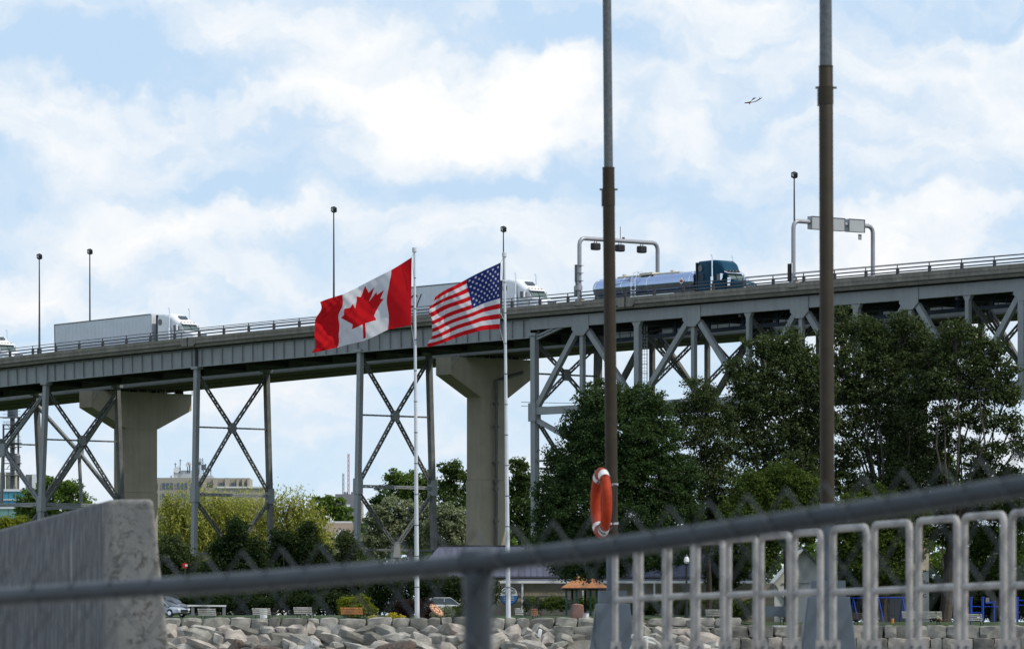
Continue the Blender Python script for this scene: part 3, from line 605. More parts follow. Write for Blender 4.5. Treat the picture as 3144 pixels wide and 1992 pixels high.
def semi(pxrear, label, name='semi_truck', kind='box', paint=M['white'], hT=3.93):
    """pxrear: picture column of the back edge of the sleeper's near side"""
    t = T_(pxrear, LANE-1.22); e = empty(name, WB(t, LANE, ZD(t)-.955), label, 'truck', 'trucks crossing the bridge', rot=(0, -math.atan(slope(t-5)), -TH))
    tractor(e, 0, paint, classic=(kind == 'tank'), sleeper_h=3.86)
    if kind == 'tank':
        x1, x0 = -.55, -14.4; r_ = .93; zc = 2.18
        MB().loft([[(x, 1.12*s_*math.cos(a), zc + r_*s_*math.sin(a)) for a in [2*math.pi*k/32 for k in range(32)]] for x, s_ in ((x0,.25),(x0+.06,.7),(x0+.35,.96),(x0+.6,1),(x1-.5,1),(x1-.25,.96),(x1-.02,.7),(x1+.02,.25))]).build('tank', M['tank'], e, smooth=True)
        for x in (x0+.7, x0+4.2, x0+7.6, x1-.6): MB().loft([[(x+dx, 1.15*math.cos(a)*s_, zc + (r_+.03)*s_*math.sin(a)) for a in [2*math.pi*k/28 for k in range(28)]] for dx, s_ in ((-.04,.98),(-.04,1),(.04,1),(.04,.98))]).build('tank_band', M['chrome'], e, smooth=True)
        mb = MB(); mb.bx(-11.5,-3.2,-.35,.35,zc+r_-.05,zc+r_+.07).bx(-8.3,-6.6,-.55,.55,zc+r_,zc+r_+.2)
        for x in (-10.8,-7.9,-7.2,-4.4): mb.tube([(x,0,zc+r_),(x,0,zc+r_+.26)], .26, 12)
        mb.build('walkway_and_hatches', M['creamp'], e)
        mb = MB()
        for x in (-8.7,-8.15): mb.tube([(x,-1.25,1.2),(x,-1.25,2.7),(x,-.9,3.35),(x,-.4,3.5),(x,-.2,3.2)], .03, 5)
        for k in range(8): mb.beam((-8.7,-1.25,1.3+.22*k),(-8.15,-1.25,1.3+.22*k),.03,.03)
        mb.build('tank_ladder', M['chrome'], e)
        MB().bx(x0+.3,x1,-1.0,1.0,1.0,1.28).bx(x0-.1,x0+.1,-1.2,1.2,.7,1.0).build('under_frame', M['tin'], e); MB().bx(-9.,-3.2,-1.1,-.8,.75,1.2).build('hose_tube', M['chrome'], e)
        pl = MB().prism([(-2.1+.34*math.cos(R(90*k)), -1.16, 2.2+.34*math.sin(R(90*k))) for k in range(4)], (0,-.03,0)).build('hazard_placard', M['white'], e); MB().prism([(-2.1+.2*math.cos(R(60*k)), -1.2, 2.2+.12*math.sin(R(60*k))) for k in range(6)], (0,-.02,0)).build('placard_symbol', M['red'], pl)
        MB().loft([[(x1+.05, 1.0*s_*math.cos(a), zc+.85*s_*math.sin(a)) for a in [2*math.pi*k/20 for k in range(20)]] for s_ in (.2,.8)]).build('tank_front_plate', M['navy'], e)
        for x in (-12.6,-11.3):
            for s_ in (-1,1): wheel(e, x, s_*.95, .5, .5); 
        MB().loft([[(-11.95+1.5*math.cos(a), y, .55+.62*math.sin(a)) for a in [math.pi*k/8 for k in range(9)]] for y in (-1.22,-.6)]).build('mudguard', M['chrome'], e)
    else:
        x1, x0 = -.95, -16.7; top = hT
        MB().bx(x0, x1, -1.29, 1.29, 1.12, top).build('trailer_box', M['trail'], e); rb = MB()
        mb = MB()
        for s_ in (-1, 1):
            mb.bx(x0-.01,x1+.01,s_*1.29,s_*1.31,top-.10,top+.01); mb.bx(x0-.01,x1+.01,s_*1.29,s_*1.315,1.05,1.2); mb.bx(x0-.02,x0+.1,s_*1.29,s_*1.312,1.1,top)
            k = x0 + .6
            while k < x1 - .3: rb.bx(k,k+.03,s_*1.291,s_*1.302,1.2,top-.1); k += .61
        mb.build('trailer_edge_rails', M['tin'], e); tag(rb.build('side_rivet_strips', M['trail'], e), kind='stuff')
        MB().bx(x1,x1+.12,-1.25,1.25,1.15,top-.02).build('trailer_nose', M['trail'], e)
        for x in (-15.2,-13.9):
            for s_ in (-1,1): wheel(e, x, s_*.98, .5, .5)
        MB().bx(x0+.2,x1-.3,-.5,.5,.9,1.12).bx(-6.2,-6.0,-.9,-.7,.2,1.1).bx(-6.2,-6.0,.7,.9,.2,1.1).bx(-13.2,-7.2,-1.27,-1.24,.45,1.1).build('under_frame', M['tin'], e)
    return e
semi(-72, 'white semi-truck cut off by the picture\'s left edge, only its cab showing')
semi(484, 'white semi-truck with plain white box trailer, fully in view at left')
s2_ = semi(1541, 'white semi-truck partly hidden behind the two flags, with black lettering on its trailer')
semi(2141, 'teal semi-truck pulling a polished metal tanker under the gantry', kind='tank', paint=M['teal'])
tx = bpy.data.curves.new('trailer_lettering', 'FONT'); tx.body = 'G/'; tx.size = 1.7; tx.extrude = .01; tx.shear = .35; tx.materials.append(M['black'])
def text_mesh(tx, par):
    tmp = bpy.data.objects.new('tmp', tx); S.collection.objects.link(tmp); bpy.context.view_layer.update()
    me = bpy.data.meshes.new_from_object(tmp.evaluated_get(bpy.context.evaluated_depsgraph_get())); bpy.data.objects.remove(tmp); return link(tx.name, me, par)
to = text_mesh(tx, s2_); to.location = (-13.4, -1.32, 2.0); to.rotation_euler = (R(90), 0, 0)
# ---------------------------------------------------------------- flagpoles and flags
def flagpole(px0, y0, px1, y1, Y, label):
    a = P(px1, y1, Y); a.z = G(a.x, Y); b_ = P(px0, y0, Y); e = empty('flagpole', a, label, 'flagpole', 'white flagpoles on the sea wall')
    v = b_ - a; mb = MB(); pts = [v * (k/24) for k in range(25)]; rs = [.195 - .11 * k/24 for k in range(25)]
    mb.tube(pts, rs, 14).build('pole', M['polew'], e, smooth=True)
    mb = MB()
    for k in range(2, 24, 2): c = v*(k/24); r_ = .195 - .11*k/24 + .012; mb.tube([c, c+v.normalized()*.07], r_, 14)
    mb.build('pole_joint', M['galv'], e)
    MB().tube([v-Vector((0,0,.38)), v-Vector((0,0,.34)), v-Vector((0,0,.02)), v], [.15,.19,.19,.14], 14).build('truck_cap', M['polew'], e, smooth=True)
    return e, v
fp1, v1 = flagpole(1272.5, 760, 1281, 1893, 481, 'left white flagpole, carrying the maple leaf flag'); fp2, v2 = flagpole(1548.5, 775, 1561, 1895, 481, 'right white flagpole, carrying the stars and stripes')
leafp = [(0,1),(.17,.68),(.38,.79),(.28,.33),(.50,.57),(.56,.44),(.83,.49),(.74,.23),(.88,.16),(.44,-.21),(.50,-.38),(.05,-.31),(.06,-.82)]
leafp = leafp + [(-x, y) for x, y in leafp[::-1]][:-1]
def inpoly(X, Yv, poly):
    ins = np.zeros(X.shape, bool); n = len(poly)
    for i in range(n):
        (x0, y0), (x1, y1) = poly[i], poly[(i+1) % n]
        if y0 == y1: continue
        c = ((y0 > Yv) != (y1 > Yv)) & (X < (x1-x0)*(Yv-y0)/(y1-y0)+x0); ins ^= c
    return ins
def smoothtab(u, tab):
    xs = [a for a, _ in tab]; o = np.interp(u, xs, [b[0] for _, b in tab]), np.interp(u, xs, [b[1] for _, b in tab])
    k = 21; ker = np.hanning(k+2)[1:-1]; ker /= ker.sum()
    f = lambda a: a + 0*a if len(a) < 50 else np.convolve(np.pad(a, k//2, 'reflect', reflect_type='odd'), ker, 'valid')
    return f(o[0]), f(o[1])
def flag(name, label, top, bot, nu, nv, colour, Y, mats, amp, ph):
    u = np.linspace(0, 1, nu+1); v = np.linspace(0, 1, nv+1); tx_, ty_ = smoothtab(u, top); bx_, by_ = smoothtab(u, bot)
    U, V = np.meshgrid(u, v, indexing='ij')
    px = tx_[:,None]*(1-V) + bx_[:,None]*V + 6*np.sin(V*9+ph)*U**2 + 5*np.sin(V*7.5+ph*2)*np.sin(math.pi*np.clip(U*1.3,0,1)) + 2.5*np.sin(V*17+U*5+ph)*U
    py = ty_[:,None]*(1-V) + by_[:,None]*V + 2.5*np.sin(U*11+V*3+ph)*U
    dep = (amp*np.sin(6.28*(U*2.1+V*.75)+ph)*np.sqrt(U) + .16*np.sin(6.28*(U*5.2-V*2.3)+ph*2)*U + .07*np.sin(6.28*(U*9+V*4.))*U + .10*np.sin(U*14+2*np.sin(V*5))*V*U)
    Yd = Y + dep; X = (px-CX)/F*Yd; Z = H + (YH-py)/F*Yd
    o0 = np.array([X[0,0], Y, Z[0,0]]); vs = np.stack([X, Yd, Z], -1).reshape(-1,3) - o0
    i = np.arange(nu)[:,None]*(nv+1) + np.arange(nv)[None,:]; fs = np.stack([i, i+1, i+nv+2, i+nv+1], -1).reshape(-1,4)
    Uc = (U[:-1,:-1]+U[1:,1:])/2; Vc = (V[:-1,:-1]+V[1:,1:])/2; ids = colour(Uc, Vc).reshape(-1)
    me = bpy.data.meshes.new(name); me.from_pydata(vs.tolist(), [], fs.tolist())
    for m in mats: me.materials.append(m)
    me.polygons.foreach_set('material_index', ids.astype(np.int32)); me.polygons.foreach_set('use_smooth', [True]*len(me.polygons)); me.update()
    o = link(name, me, None, tuple(o0)); tag(o, label, 'flag'); return o, o0
def can(U, V):
    X = (U-.5)*2; Yv = .5-V; s_ = .50; c = inpoly(X, Yv, [(x*s_, (y-.09)*s_) for x, y in leafp]); return np.where((U < .25) | (U > .75) | c, 0, 1)
def usa(U, V):
    k = np.floor(V*13).astype(int); c = np.where(k % 2 == 0, 0, 1); ct = (U < .4) & (V < 7/13); c = np.where(ct, 2, c)
    for r_ in range(9):
        for j in range(6 if r_ % 2 == 0 else 5):
            cx = .4*((2*j+1+(r_%2))/12.); cy = (r_+1)/10*7/13
            poly = [((cx + (.026 if m%2==0 else .011)*math.sin(math.pi*m/5)/1.55), cy - (.026 if m%2==0 else .011)*math.cos(math.pi*m/5)) for m in range(10)]
            near = (abs(U-cx) < .03) & (abs(V-cy) < .04); idx = np.where(near)
            if len(idx[0]): c[idx] = np.where(inpoly(U[idx], V[idx], poly), 1, c[idx])
    return c
fl1, o1 = flag('maple_leaf_flag', 'red and white maple leaf flag blowing to the left', [(0,(1264,790)),(.25,(1197,829)),(.5,(1116,870)),(.75,(1051,903)),(1,(981,929))],
     [(0,(1262,998)),(.25,(1188,1012)),(.5,(1114,1046)),(.75,(1035,1068)),(1,(959,1081))], 300, 160, can, 481, [M['fred'], M['fwhite']], .45, .6)
fl2, o2 = flag('stars_and_stripes_flag', 'stars and stripes flag blowing to the left', [(0,(1537,806)),(.2,(1494,828)),(.4,(1437,857)),(.7,(1378,886)),(1,(1328,911))],
     [(0,(1534.5,1010)),(.25,(1482,1013)),(.5,(1429,1030)),(.78,(1366,1050)),(1,(1320,1067))], 360, 260, usa, 481, [M['fred'], M['fwhite'], M['fblue']], .5, 2.2)
for fp, pts in ((fp1, [(1269,775),(1264,790),(1268,830),(1271,865)]), (fp1, [(1263,998),(1266,1020),(1271,1052)]), (fp2, [(1545,790),(1537,806),(1543,860),(1548,900)]), (fp2, [(1535,1010),(1540,1030),(1549,1060)]), (fp2, [(1537,960),(1543,975),(1550,985)])):
    q_ = [P(a, b_, 480.8) - fp.location for a, b_ in pts]; MB().tube(q_, .02, 5).build('halyard', M['rope'], fp)
# ---------------------------------------------------------------- two thick poles on the quay, and the life ring
def quaypole(segs, Y, w0, w1, ysplit, ygrey, base, label):
    """segs: (column at the top of the picture, column at the foot)"""
    zq = 1.87; f = lambda y: segs[0] + (segs[1]-segs[0])*y/1800.; r0, r1 = w0/2/F*Y, w1/2/F*Y
    c = lambda y: P(f(y), y, Y); ft = c(2045); ft.z = zq; e = empty('steel_pole', ft, label, 'pole', 'thick steel poles on the quay'); g_ = lambda y: c(y) - ft
    MB().tube([g_(-900), g_(ysplit)], [r0*.86, r0], 20).build('upper_pole', M['galvp'], e, smooth=True)
    MB().tube([g_(ysplit), g_(ysplit)+Vector((0,0,-.01)), g_(ygrey)], [r0, r1, r1], 20).build('brown_reflection_length', M['brown'], e, smooth=True)  # plain pole length, its brown reflection painted on as colour
    MB().tube([g_(ygrey), g_(base[0]+3)], [r1*.96, r1*.96], 20).build('lower_pole', M['galv'], e, smooth=True)
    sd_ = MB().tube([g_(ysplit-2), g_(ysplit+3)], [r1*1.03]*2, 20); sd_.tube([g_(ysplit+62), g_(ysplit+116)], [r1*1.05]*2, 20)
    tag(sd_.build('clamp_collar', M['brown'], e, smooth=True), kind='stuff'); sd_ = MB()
    for s_ in (-1, 1): p = g_(ysplit+66); MB().box(p+Vector((s_*(r1*1.25),0,0)), (r1*.5,.03,.02)).build('clamp_bolt', M['galvp'], e)
    sd_.box(g_(ysplit+92)+Vector((-r1*1.12,0,0)), (r1*.18,.05,.19)); sd_.build('clamp_hinge', M['tin'], e)
    yb, ym, wb, wt, wf = base; k = Y/F
    sq = lambda w, y, dx=0: [g_(y)+Vector((sx*w/2*k+dx*k, sy*w/2*k, 0)) for sx, sy in ((-1,-1),(1,-1),(1,1),(-1,1))]
    o = MB().loft([sq(wb, yb), sq(wb, yb+3), sq(wb, ym)]).build('base_collar', M['galv'], e)
    zb = [Vector((p.x*wf/wt, p.y*wf/wt, 0)) for p in sq(wt, ym)]
    o = MB().loft([zb, sq(wt, ym)]).build('base_housing', M['galv'], e)
    bv = o.modifiers.new('edge', 'BEVEL'); bv.width = .008; bv.segments = 2
    return e, g_, r1
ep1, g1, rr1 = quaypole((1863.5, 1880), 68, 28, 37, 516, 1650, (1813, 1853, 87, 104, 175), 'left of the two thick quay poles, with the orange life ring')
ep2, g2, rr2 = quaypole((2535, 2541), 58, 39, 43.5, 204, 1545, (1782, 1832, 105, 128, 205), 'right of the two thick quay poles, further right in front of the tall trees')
MB().box((-.5,-.1,P(0,1876,58).z-1.87), (.26,.12,.10)).box((-.64,-.1,P(0,1872,58).z-1.87), (.04,.14,.18)).build('mooring_bracket', M['galv'], ep2)
MB().bx(-.36,-.31,-.35,-.2,0,1.05).build('base_flange', M['galv'], ep2); MB().bx(-.2,-.17,-.26,-.2,0,.95).build('base_flange', M['galv'], ep1)
Yr = 67.5; zc = P(0,1543,Yr).z; Rr, rt = .31, .068; cx = P(1846,0,Yr).x
e = empty('life_ring', (cx, Yr, zc), 'orange life ring with white reflective bands, hung on the left quay pole', 'life ring'); rg = Matrix.Rotation(R(-79), 3, 'Z')
def rpt(a, b_, k=1): v = Vector(((Rr+rt*k*.95*math.cos(b_))*math.cos(a), -rt*.86*k*math.sin(b_), (Rr+rt*k*.95*math.cos(b_))*1.07*math.sin(a))); return rg @ v
MB().loft([[rpt(2*math.pi*i/48, 2*math.pi*j/14) for j in range(14)] for i in range(49)], cap=False).build('ring_body', M['ring'], e, smooth=True)
for a0 in (60, 115, 240, 298):
    MB().loft([[rpt(R(a0-8+16*i/5), 2*math.pi*j/14, 1.05) for j in range(14)] for i in range(6)], cap=False).build('reflective_band', M['ringw'], e, smooth=True)
for zz, l_ in ((.20, .2), (-.24, .2)): MB().beam((.02,.05,zz),(.19,.02,zz+.01),.02,.02).build('bracket', M['white'], e)
MB().tube([rpt(R(48),0,1.1), rg@Vector((Rr*.75,-.1,.22)), Vector((.17,0,.2)), Vector((.15,0,-.15)), Vector((.12,-.03,-.28)), rpt(R(-60),0,1.1)], .008, 6).build('grab_line', M['black'], e)
MB().tube([rpt(R(-60),k*.6,1.12) for k in range(7)], .009, 6).build('line_knot', M['black'], e)
rp = [P(1938,1952,66),P(1960,1958,66),P(1985,1957,66),P(2003,1962,66),P(2030,1985,66.2),P(2052,2000,66.4)]; e = empty('mooring_rope', rp[0], 'white knotted mooring rope beside the base of the left quay pole', 'rope')
mb = MB(); mb.tube([p-rp[0] for p in rp], .022, 8); mb.tube([P(1941,1949,65.9)-rp[0],P(1958,1954,65.9)-rp[0],P(1980,1966,65.9)-rp[0],P(2010,1976,66)-rp[0]], .018, 8); mb.tube([P(1948,1968,66)-rp[0],P(1942,1985,66)-rp[0],P(1930,2010,66)-rp[0]], .022, 8); mb.build('rope_strand', M['rope'], e, smooth=True)
MB().tube([P(1981,1956,65.8)-rp[0],P(1980,1990,65.8)-rp[0]], .034, 8).build('rope_whipping', M['rope'], e, smooth=True)
# ---------------------------------------------------------------- cream railing panels
pan = [(1889,1953,1686,1842),(1966,2042,1678,1836),(2054,2129,1670,1831),(2141,2220,1664,1830),(2237,2321,1655,1826),(2337,2425,1646,1823),(2439,2519,1636,1821),(2558,2661,1622,1818),(2684,2793,1609,1813),(2820,2939,1597,1806),(2961,3082,1585,1801),(3107,3240,1573,1797),(3264,3405,1561,1793),(3430,3580,1548,1789),(3606,3765,1534,1785)]
Yp = lambda px: 1/(1/35.5 + (px-1900)/(3100-1900)*(1/29.3-1/35.5))
e = empty('guard_railing', (P(2500,0,32).x, 32, 1.87), 'cream painted tubular guard railing of hooped panels on the quay', 'railing'); o_ = e.location
for i, (xa, xb, yt, ym) in enumerate(pan):
    Ya, Yb = Yp(xa), Yp(xb+ (0)); dz_ = lambda x, Y_: 0
    ta_ = P(xa, yt+2, Ya); tb_ = P(xb, yt+2-(xb-xa)*.075, Yb); ba = Vector((ta_.x, ta_.y, 1.92)); bb = Vector((tb_.x, tb_.y, 1.92)); r_ = .042
    u = (tb_-ta_).normalized(); dn = Vector((0,0,-1)); pts = [ba] + [ta_ + u*r_*(1-math.sin(a)) + dn*r_*(1-math.cos(a)) for a in (1.57,1.2,.8,.4,0)] + [tb_ - u*r_*(1-math.sin(a)) + dn*r_*(1-math.cos(a)) for a in (0,.4,.8,1.2,1.57)] + [bb]
    o = MB().tube([p-o_ for p in pts], .0186, 12).build('hoop', M['railw'], e, smooth=True)
    ma = P(xa, ym, Ya); mbb = P(xb, ym-(xb-xa)*.05, Yb); MB().tube([ma-u*.02-o_, mbb-o_], .0175, 10).build('middle_bar', M['railw'], o, smooth=True)
    for b__ in (ba, bb):
        zz = P(0, 1986, b__.y).z; MB().box(b__+Vector((.005,-.03,zz-1.92))-o_, (.062,.01,.075)).build('foot_plate', M['railw'], o); MB().tube([b__+Vector((.006,-.032,zz-1.92))-o_, b__+Vector((.006,-.05,zz-1.92))-o_], .010, 6).build('bolt', M['galv'], o)
# ---------------------------------------------------------------- chain link fence close to the camera
fpx = [(-2200,1985,16.4),(-160,1848,14.7),(0,1833,14.45),(392,1808,14.1),(783,1784,13.75),(1306,1742,13.3),(1521,1722,13.1),(1828,1686,12.95),(2000,1664,12.85),(2219,1632,12.7),(2611,1573,12.5),(3144,1492,12.2),(3320,1467,12.1),(5000,1235,11.4)]
e = empty('chain_link_fence', P(1465,2045,13.2), 'blurred chain link fence with a thick grey top rail, close to the camera', 'fence'); e.location.z = 1.2; o_ = e.location.copy()
rl = [P(*p) for p in fpx]; MB().tube([p-o_ for p in rl], .0225, 16).build('top_rail', M['fence'], e, smooth=True)
pt_ = P(1467,1727,13.15); MB().tube([Vector((pt_.x+.0,13.17,1.2))-o_, Vector((pt_.x,13.17,pt_.z-.03))-o_], .032, 16).build('fence_post', M['fence'], e, smooth=True)
MB().tube([Vector((pt_.x-.035,13.17,pt_.z-.0))-o_+Vector((0,0,0)), Vector((pt_.x+.035,13.15,pt_.z+.004))-o_], .030, 14).build('rail_sleeve', M['fence'], e, smooth=True); MB().tube([Vector((pt_.x,13.17,pt_.z-.05))-o_, Vector((pt_.x,13.17,pt_.z+.012))-o_, Vector((pt_.x,13.17,pt_.z+.026))-o_], [.034,.031,.012], 14).build('post_cap', M['fence'], e, smooth=True)
def rail_at(px):
    ys = interp(px, [(a, b_) for a, b_, _ in fpx]); Yq = interp(px, [(a, c) for a, _, c in fpx]); return P(px, ys, Yq)
mb = MB(); pitch = 119.; k = -19; hh = .062
while k * pitch < 4700:
    x0 = 150 + k*pitch                                      # each wire zigzags down between two neighbours
    pts = []
    for j in range(0, 9):
        px = x0 + (pitch/2 if j % 2 else 0)
        px = max(px, -2190)
        p = rail_at(min(px, 4990)); p = p + Vector((0, -.026 if j else -.02, .070 - j*hh*1.0)); pts.append(p - o_)
    mb.tube(pts, .0024, 5); pts2 = []
    for j in range(0, 9):
        px = x0 + (-pitch/2 if j % 2 else 0)
        px = max(px, -2190)
        p = rail_at(min(px, 4990)); p = p + Vector((0, -.030, .070 - j*hh)); pts2.append(p - o_)
    mb.tube(pts2, .0024, 5); k += 1
mb.build('wire_mesh', M['wire'], e)
# ---------------------------------------------------------------- concrete wall end at lower left
Ya = 40.; zq = 1.87
A0 = P(330,1533,Ya); A1 = P(470,1531,Ya-.12); Bf = P(-160,1668,Ya+5.5); dpt = Vector((.25,4.5,0))
def dn(p, px, Y_): q_ = P(px, 1992, Y_); s_ = (q_.x-p.x)/(p.z-q_.z) if p.z != q_.z else 0; return Vector((p.x + s_*(p.z-zq), Y_-.12, zq))
a0b, a1b = dn(A0, 352, Ya-.1), dn(A1, 521, Ya-.22); bb_ = Vector((Bf.x-.05, Bf.y-.15, zq))
e0 = Vector((A0.x, A0.y, zq)); back = lambda p: Vector((p.x*(p.y+1.5)/p.y-.12, p.y+1.5, p.z))
mb = MB(); ring1 = [bb_, a0b, a1b, back(a1b), back(bb_)]; ring2 = [Bf, A0, A1, back(A1), back(Bf)]
mb.loft([[p-e0 for p in ring1], [p-e0 for p in ring2]]); ow_ = mb.build('concrete_wall_end', None or M['quay'], None); ow_.location = e0
tag(ow_, 'ribbed grey concrete wall end with a sloping top at lower left', 'concrete wall'); bv = ow_.modifiers.new('edge','BEVEL'); bv.width = .03; bv.segments = 3
m = bpy.data.materials.new('ribbed_concrete'); m.use_nodes = True; t = m.node_tree; t.nodes.clear(); k = G_(t)
p = k.n('ShaderNodeBsdfPrincipled'); o = k.n('ShaderNodeOutputMaterial'); k.l(p.outputs[0], o.inputs[0]); geo = k.n('ShaderNodeNewGeometry'); pos = geo.outputs['Position']
sn = k.n('ShaderNodeSeparateXYZ'); k.l(pos, sn.inputs[0]); edge = k.ramp(sn.outputs[0], A0.x-.06, A0.x+.0, 1, 0)
vst = k.v('MULTIPLY', pos, (1,.35,.035)); rib = k.ramp(k.noise(vst, 80, 3, .7), .38, .62); blot = k.ramp(k.noise(pos, 9, 8, .75), .46, .56)
blot2 = k.ramp(k.noise(k.v('ADD', pos, (7,3,1)), 30, 6, .75), .46, .56)
c1 = k.mix(rib, (.07,.074,.078,1), (.17,.176,.175,1)); c1 = k.mix(k.ramp(k.noise(k.v('MULTIPLY', pos, (1,.3,.02)), 40, 2, .4), .69, .72, 0, .7), c1, (.42,.43,.42,1))
c2_ = k.mix(k.m('MULTIPLY', blot, blot2), (.215,.207,.187,1), (.085,.08,.07,1)); c2_ = k.mix(k.m('MULTIPLY', k.ramp(k.noise(pos, 2.2, 5, .6), .42, .6), .5), c2_, (.15,.147,.136,1))
k.l(k.mix(edge, c2_, c1), p.inputs['Base Color']); p.inputs['Roughness'].default_value = .9
bmp = k.n('ShaderNodeBump'); bmp.inputs['Strength'].default_value = .8; bmp.inputs['Distance'].default_value = .012; k.l(k.m('ADD', k.m('MULTIPLY', rib, edge), k.m('MULTIPLY', k.noise(pos, 60, 4, .6), .4)), bmp.inputs['Height']); k.l(bmp.outputs[0], p.inputs['Normal'])
ow_.data.materials.clear(); ow_.data.materials.append(m)
# ---------------------------------------------------------------- stones of the sea wall
def rockmesh(seed, kind):
    r_ = random.Random(seed); bm = bmesh.new(); bmesh.ops.create_cube(bm, size=2); bmesh.ops.subdivide_edges(bm, edges=bm.edges[:], cuts=1 if kind == 'rip' else 2, use_grid_fill=True)
    pw = 5. if kind == 'block' else 9. if kind == 'flat' else 2.5; of = Vector((r_.random()*50, 0, 0))
    for v in bm.verts:
        c = v.co; n_ = (abs(c.x)**pw+abs(c.y)**pw+abs(c.z)**pw)**(1/pw); c = c / n_
        j = mnoise.noise_vector(c*1.3+of) * (.16 if kind in ('block','flat') else .34) + mnoise.noise_vector(c*3.1+of)*(.07 if kind in ('block','flat') else .10); v.co = c + j
    if kind == 'rip':
        for _ in range(6):
            nrm = Vector((r_.uniform(-1,1), r_.uniform(-1,.2), r_.uniform(-.6,1))).normalized(); dd = r_.uniform(.55,.80)
            for v in bm.verts:
                q_ = v.co.dot(nrm)
                if q_ > dd: v.co -= nrm * (q_-dd)
    me = bpy.data.meshes.new('stone_' + kind); bm.to_mesh(me); bm.free()
    me.polygons.foreach_set('use_smooth', [True]*len(me.polygons)); me.set_sharp_from_angle(angle=R(26 if kind == 'block' else 20)); return me
def rset(kind, mats, n): return [(lambda me, m: (me.materials.append(m), me)[1])(rockmesh(100*len(kind)+i*7+3, kind), mats[i % len(mats)]) for i in range(n)]
blocks = rset('block', [M['rockA'], M['rockA'], M['rockD'], M['rockC']], 12); rips = rset('rip', [M['rockC'], M['rockB'], M['rockC'], M['rockA'], M['rockB'], M['rockD']], 24)
flats = rset('flat', [M['rockD'], M['rockA'], M['rockB'], M['rockA']], 12)
rr = random.Random(11)
wl = empty('stone_sea_wall', (-5, 471, 4.6), 'sea wall capped with a row of rough granite blocks above the sloping stones', 'sea wall'); wo = wl.location
def blockrow(x0, x1, yt, yb, Y_, wmin, wmax, ms, par, nm, jit=2.):
    x = x0
    while x < x1:
        w = rr.uniform(wmin, wmax); h = (yb-yt) + rr.uniform(-jit, jit); yc = (yt+yb)/2 + rr.uniform(-jit/3, jit)
        p = P(x+w/2, yc, Y_+rr.uniform(-.12,.12)); k_ = Y_/F
        link(nm, rr.choice(ms), par, p-par.location, (rr.uniform(-.05,.05), rr.uniform(-.05,.05)+(math.pi if rr.random()<.3 else 0), rr.uniform(-.12,.12)), (w/2*k_*1.03, .75, h/2*k_*1.06)); x += w
blockrow(500, 1830, 1896, 1933, 470.6, 32, 86, blocks, wl, 'cap_stone'); blockrow(1700, 1850, 1921, 1948, 469.6, 60, 90, flats, wl, 'course_stone'); blockrow(1730, 1850, 1947, 1975, 469., 55, 80, flats, wl, 'course_stone'); blockrow(1740, 1850, 1974, 2000, 468.6, 60, 80, flats, wl, 'course_stone')
blockrow(1850, 2225, 1897, 1922, 470.6, 50, 90, [blocks[3], rips[1], blocks[7]]+blocks[:2], wl, 'cap_stone')
rw = empty('stone_retaining_wall', (22, 470, 3.4), 'lower coursed stone wall behind the right half of the guard railing', 'stone wall')
blockrow(2222, 3200, 1920, 1958, 469.6, 26, 80, flats+blocks[:2], rw, 'wall_stone'); blockrow(2235, 3200, 1958, 1994, 469.2, 30, 70, flats, rw, 'wall_stone'); blockrow(2250, 3200, 1993, 2025, 469., 30, 70, flats, rw, 'wall_stone')
MB().prism([(16,469.9,5.35),(16,470.1,0),(16,474,0),(16,474,5.35)], (40,0,0)).build('backing', M['soil'], rw, org=rw.location)
rv = empty('stone_revetment', (-5, 466, 2), 'slope of large pink and grey armour stones below the sea wall', 'stone slope')
def riprap(x0, x1, y0, y1, dy, ms, clip=None):
    y = y0; row = 0
    while y < y1:
        x = x0 + (row % 2)*30 + rr.uniform(-12,12)
        while x < x1:
            w = rr.choice((rr.uniform(40,62), rr.uniform(60,118), rr.uniform(60,118))); h = rr.uniform(26, 42)
            if clip is None or clip(x+w/2, y):
                Y_ = 469.8 - (y-1935)*.062 + rr.uniform(-.25,.25); p = P(x+w/2, y+rr.uniform(-5,5), Y_); k_ = Y_/F
                link('armour_stone', rr.choice(ms), rv, p-rv.location, (rr.uniform(-.6,-.3), rr.uniform(.12,.62) if rr.random()<.85 else rr.uniform(-.5,0), rr.uniform(-.3,.3)), (w/2*k_*1.38, .72, h/2*k_*1.5))
            x += w*.80
        y += dy; row += 1
riprap(500, 2260, 1941, 2045, 24, rips, clip=lambda x, y: not (1735 < x < 1850 and y < 1990) and x < 2235)
MB().prism([(-60,469.8,5.0),(-60,461.0,.5),(-60,474,.5),(-60,474,5.0)], (77,0,0)).build('core_fill', M['rockD'], rv, org=rv.location)
ws = rockmesh(999, 'block'); ws.materials.append(M['white']); o = link('white_stone', ws, None, P(1657,1943,467.5), (0,.2,0), (.15,.15,.32)); tag(o, 'small upright white egg-shaped stone on the armour stone slope', 'stone')
bo = rockmesh(555, 'block'); bo.materials.append(M['rockR']); p = P(1772,1877,478); o = link('memorial_boulder', bo, None, p, (0,.03,.2), (.5,.35,.62)); tag(o, 'upright reddish boulder behind the sea wall, left of the left quay pole', 'boulder')
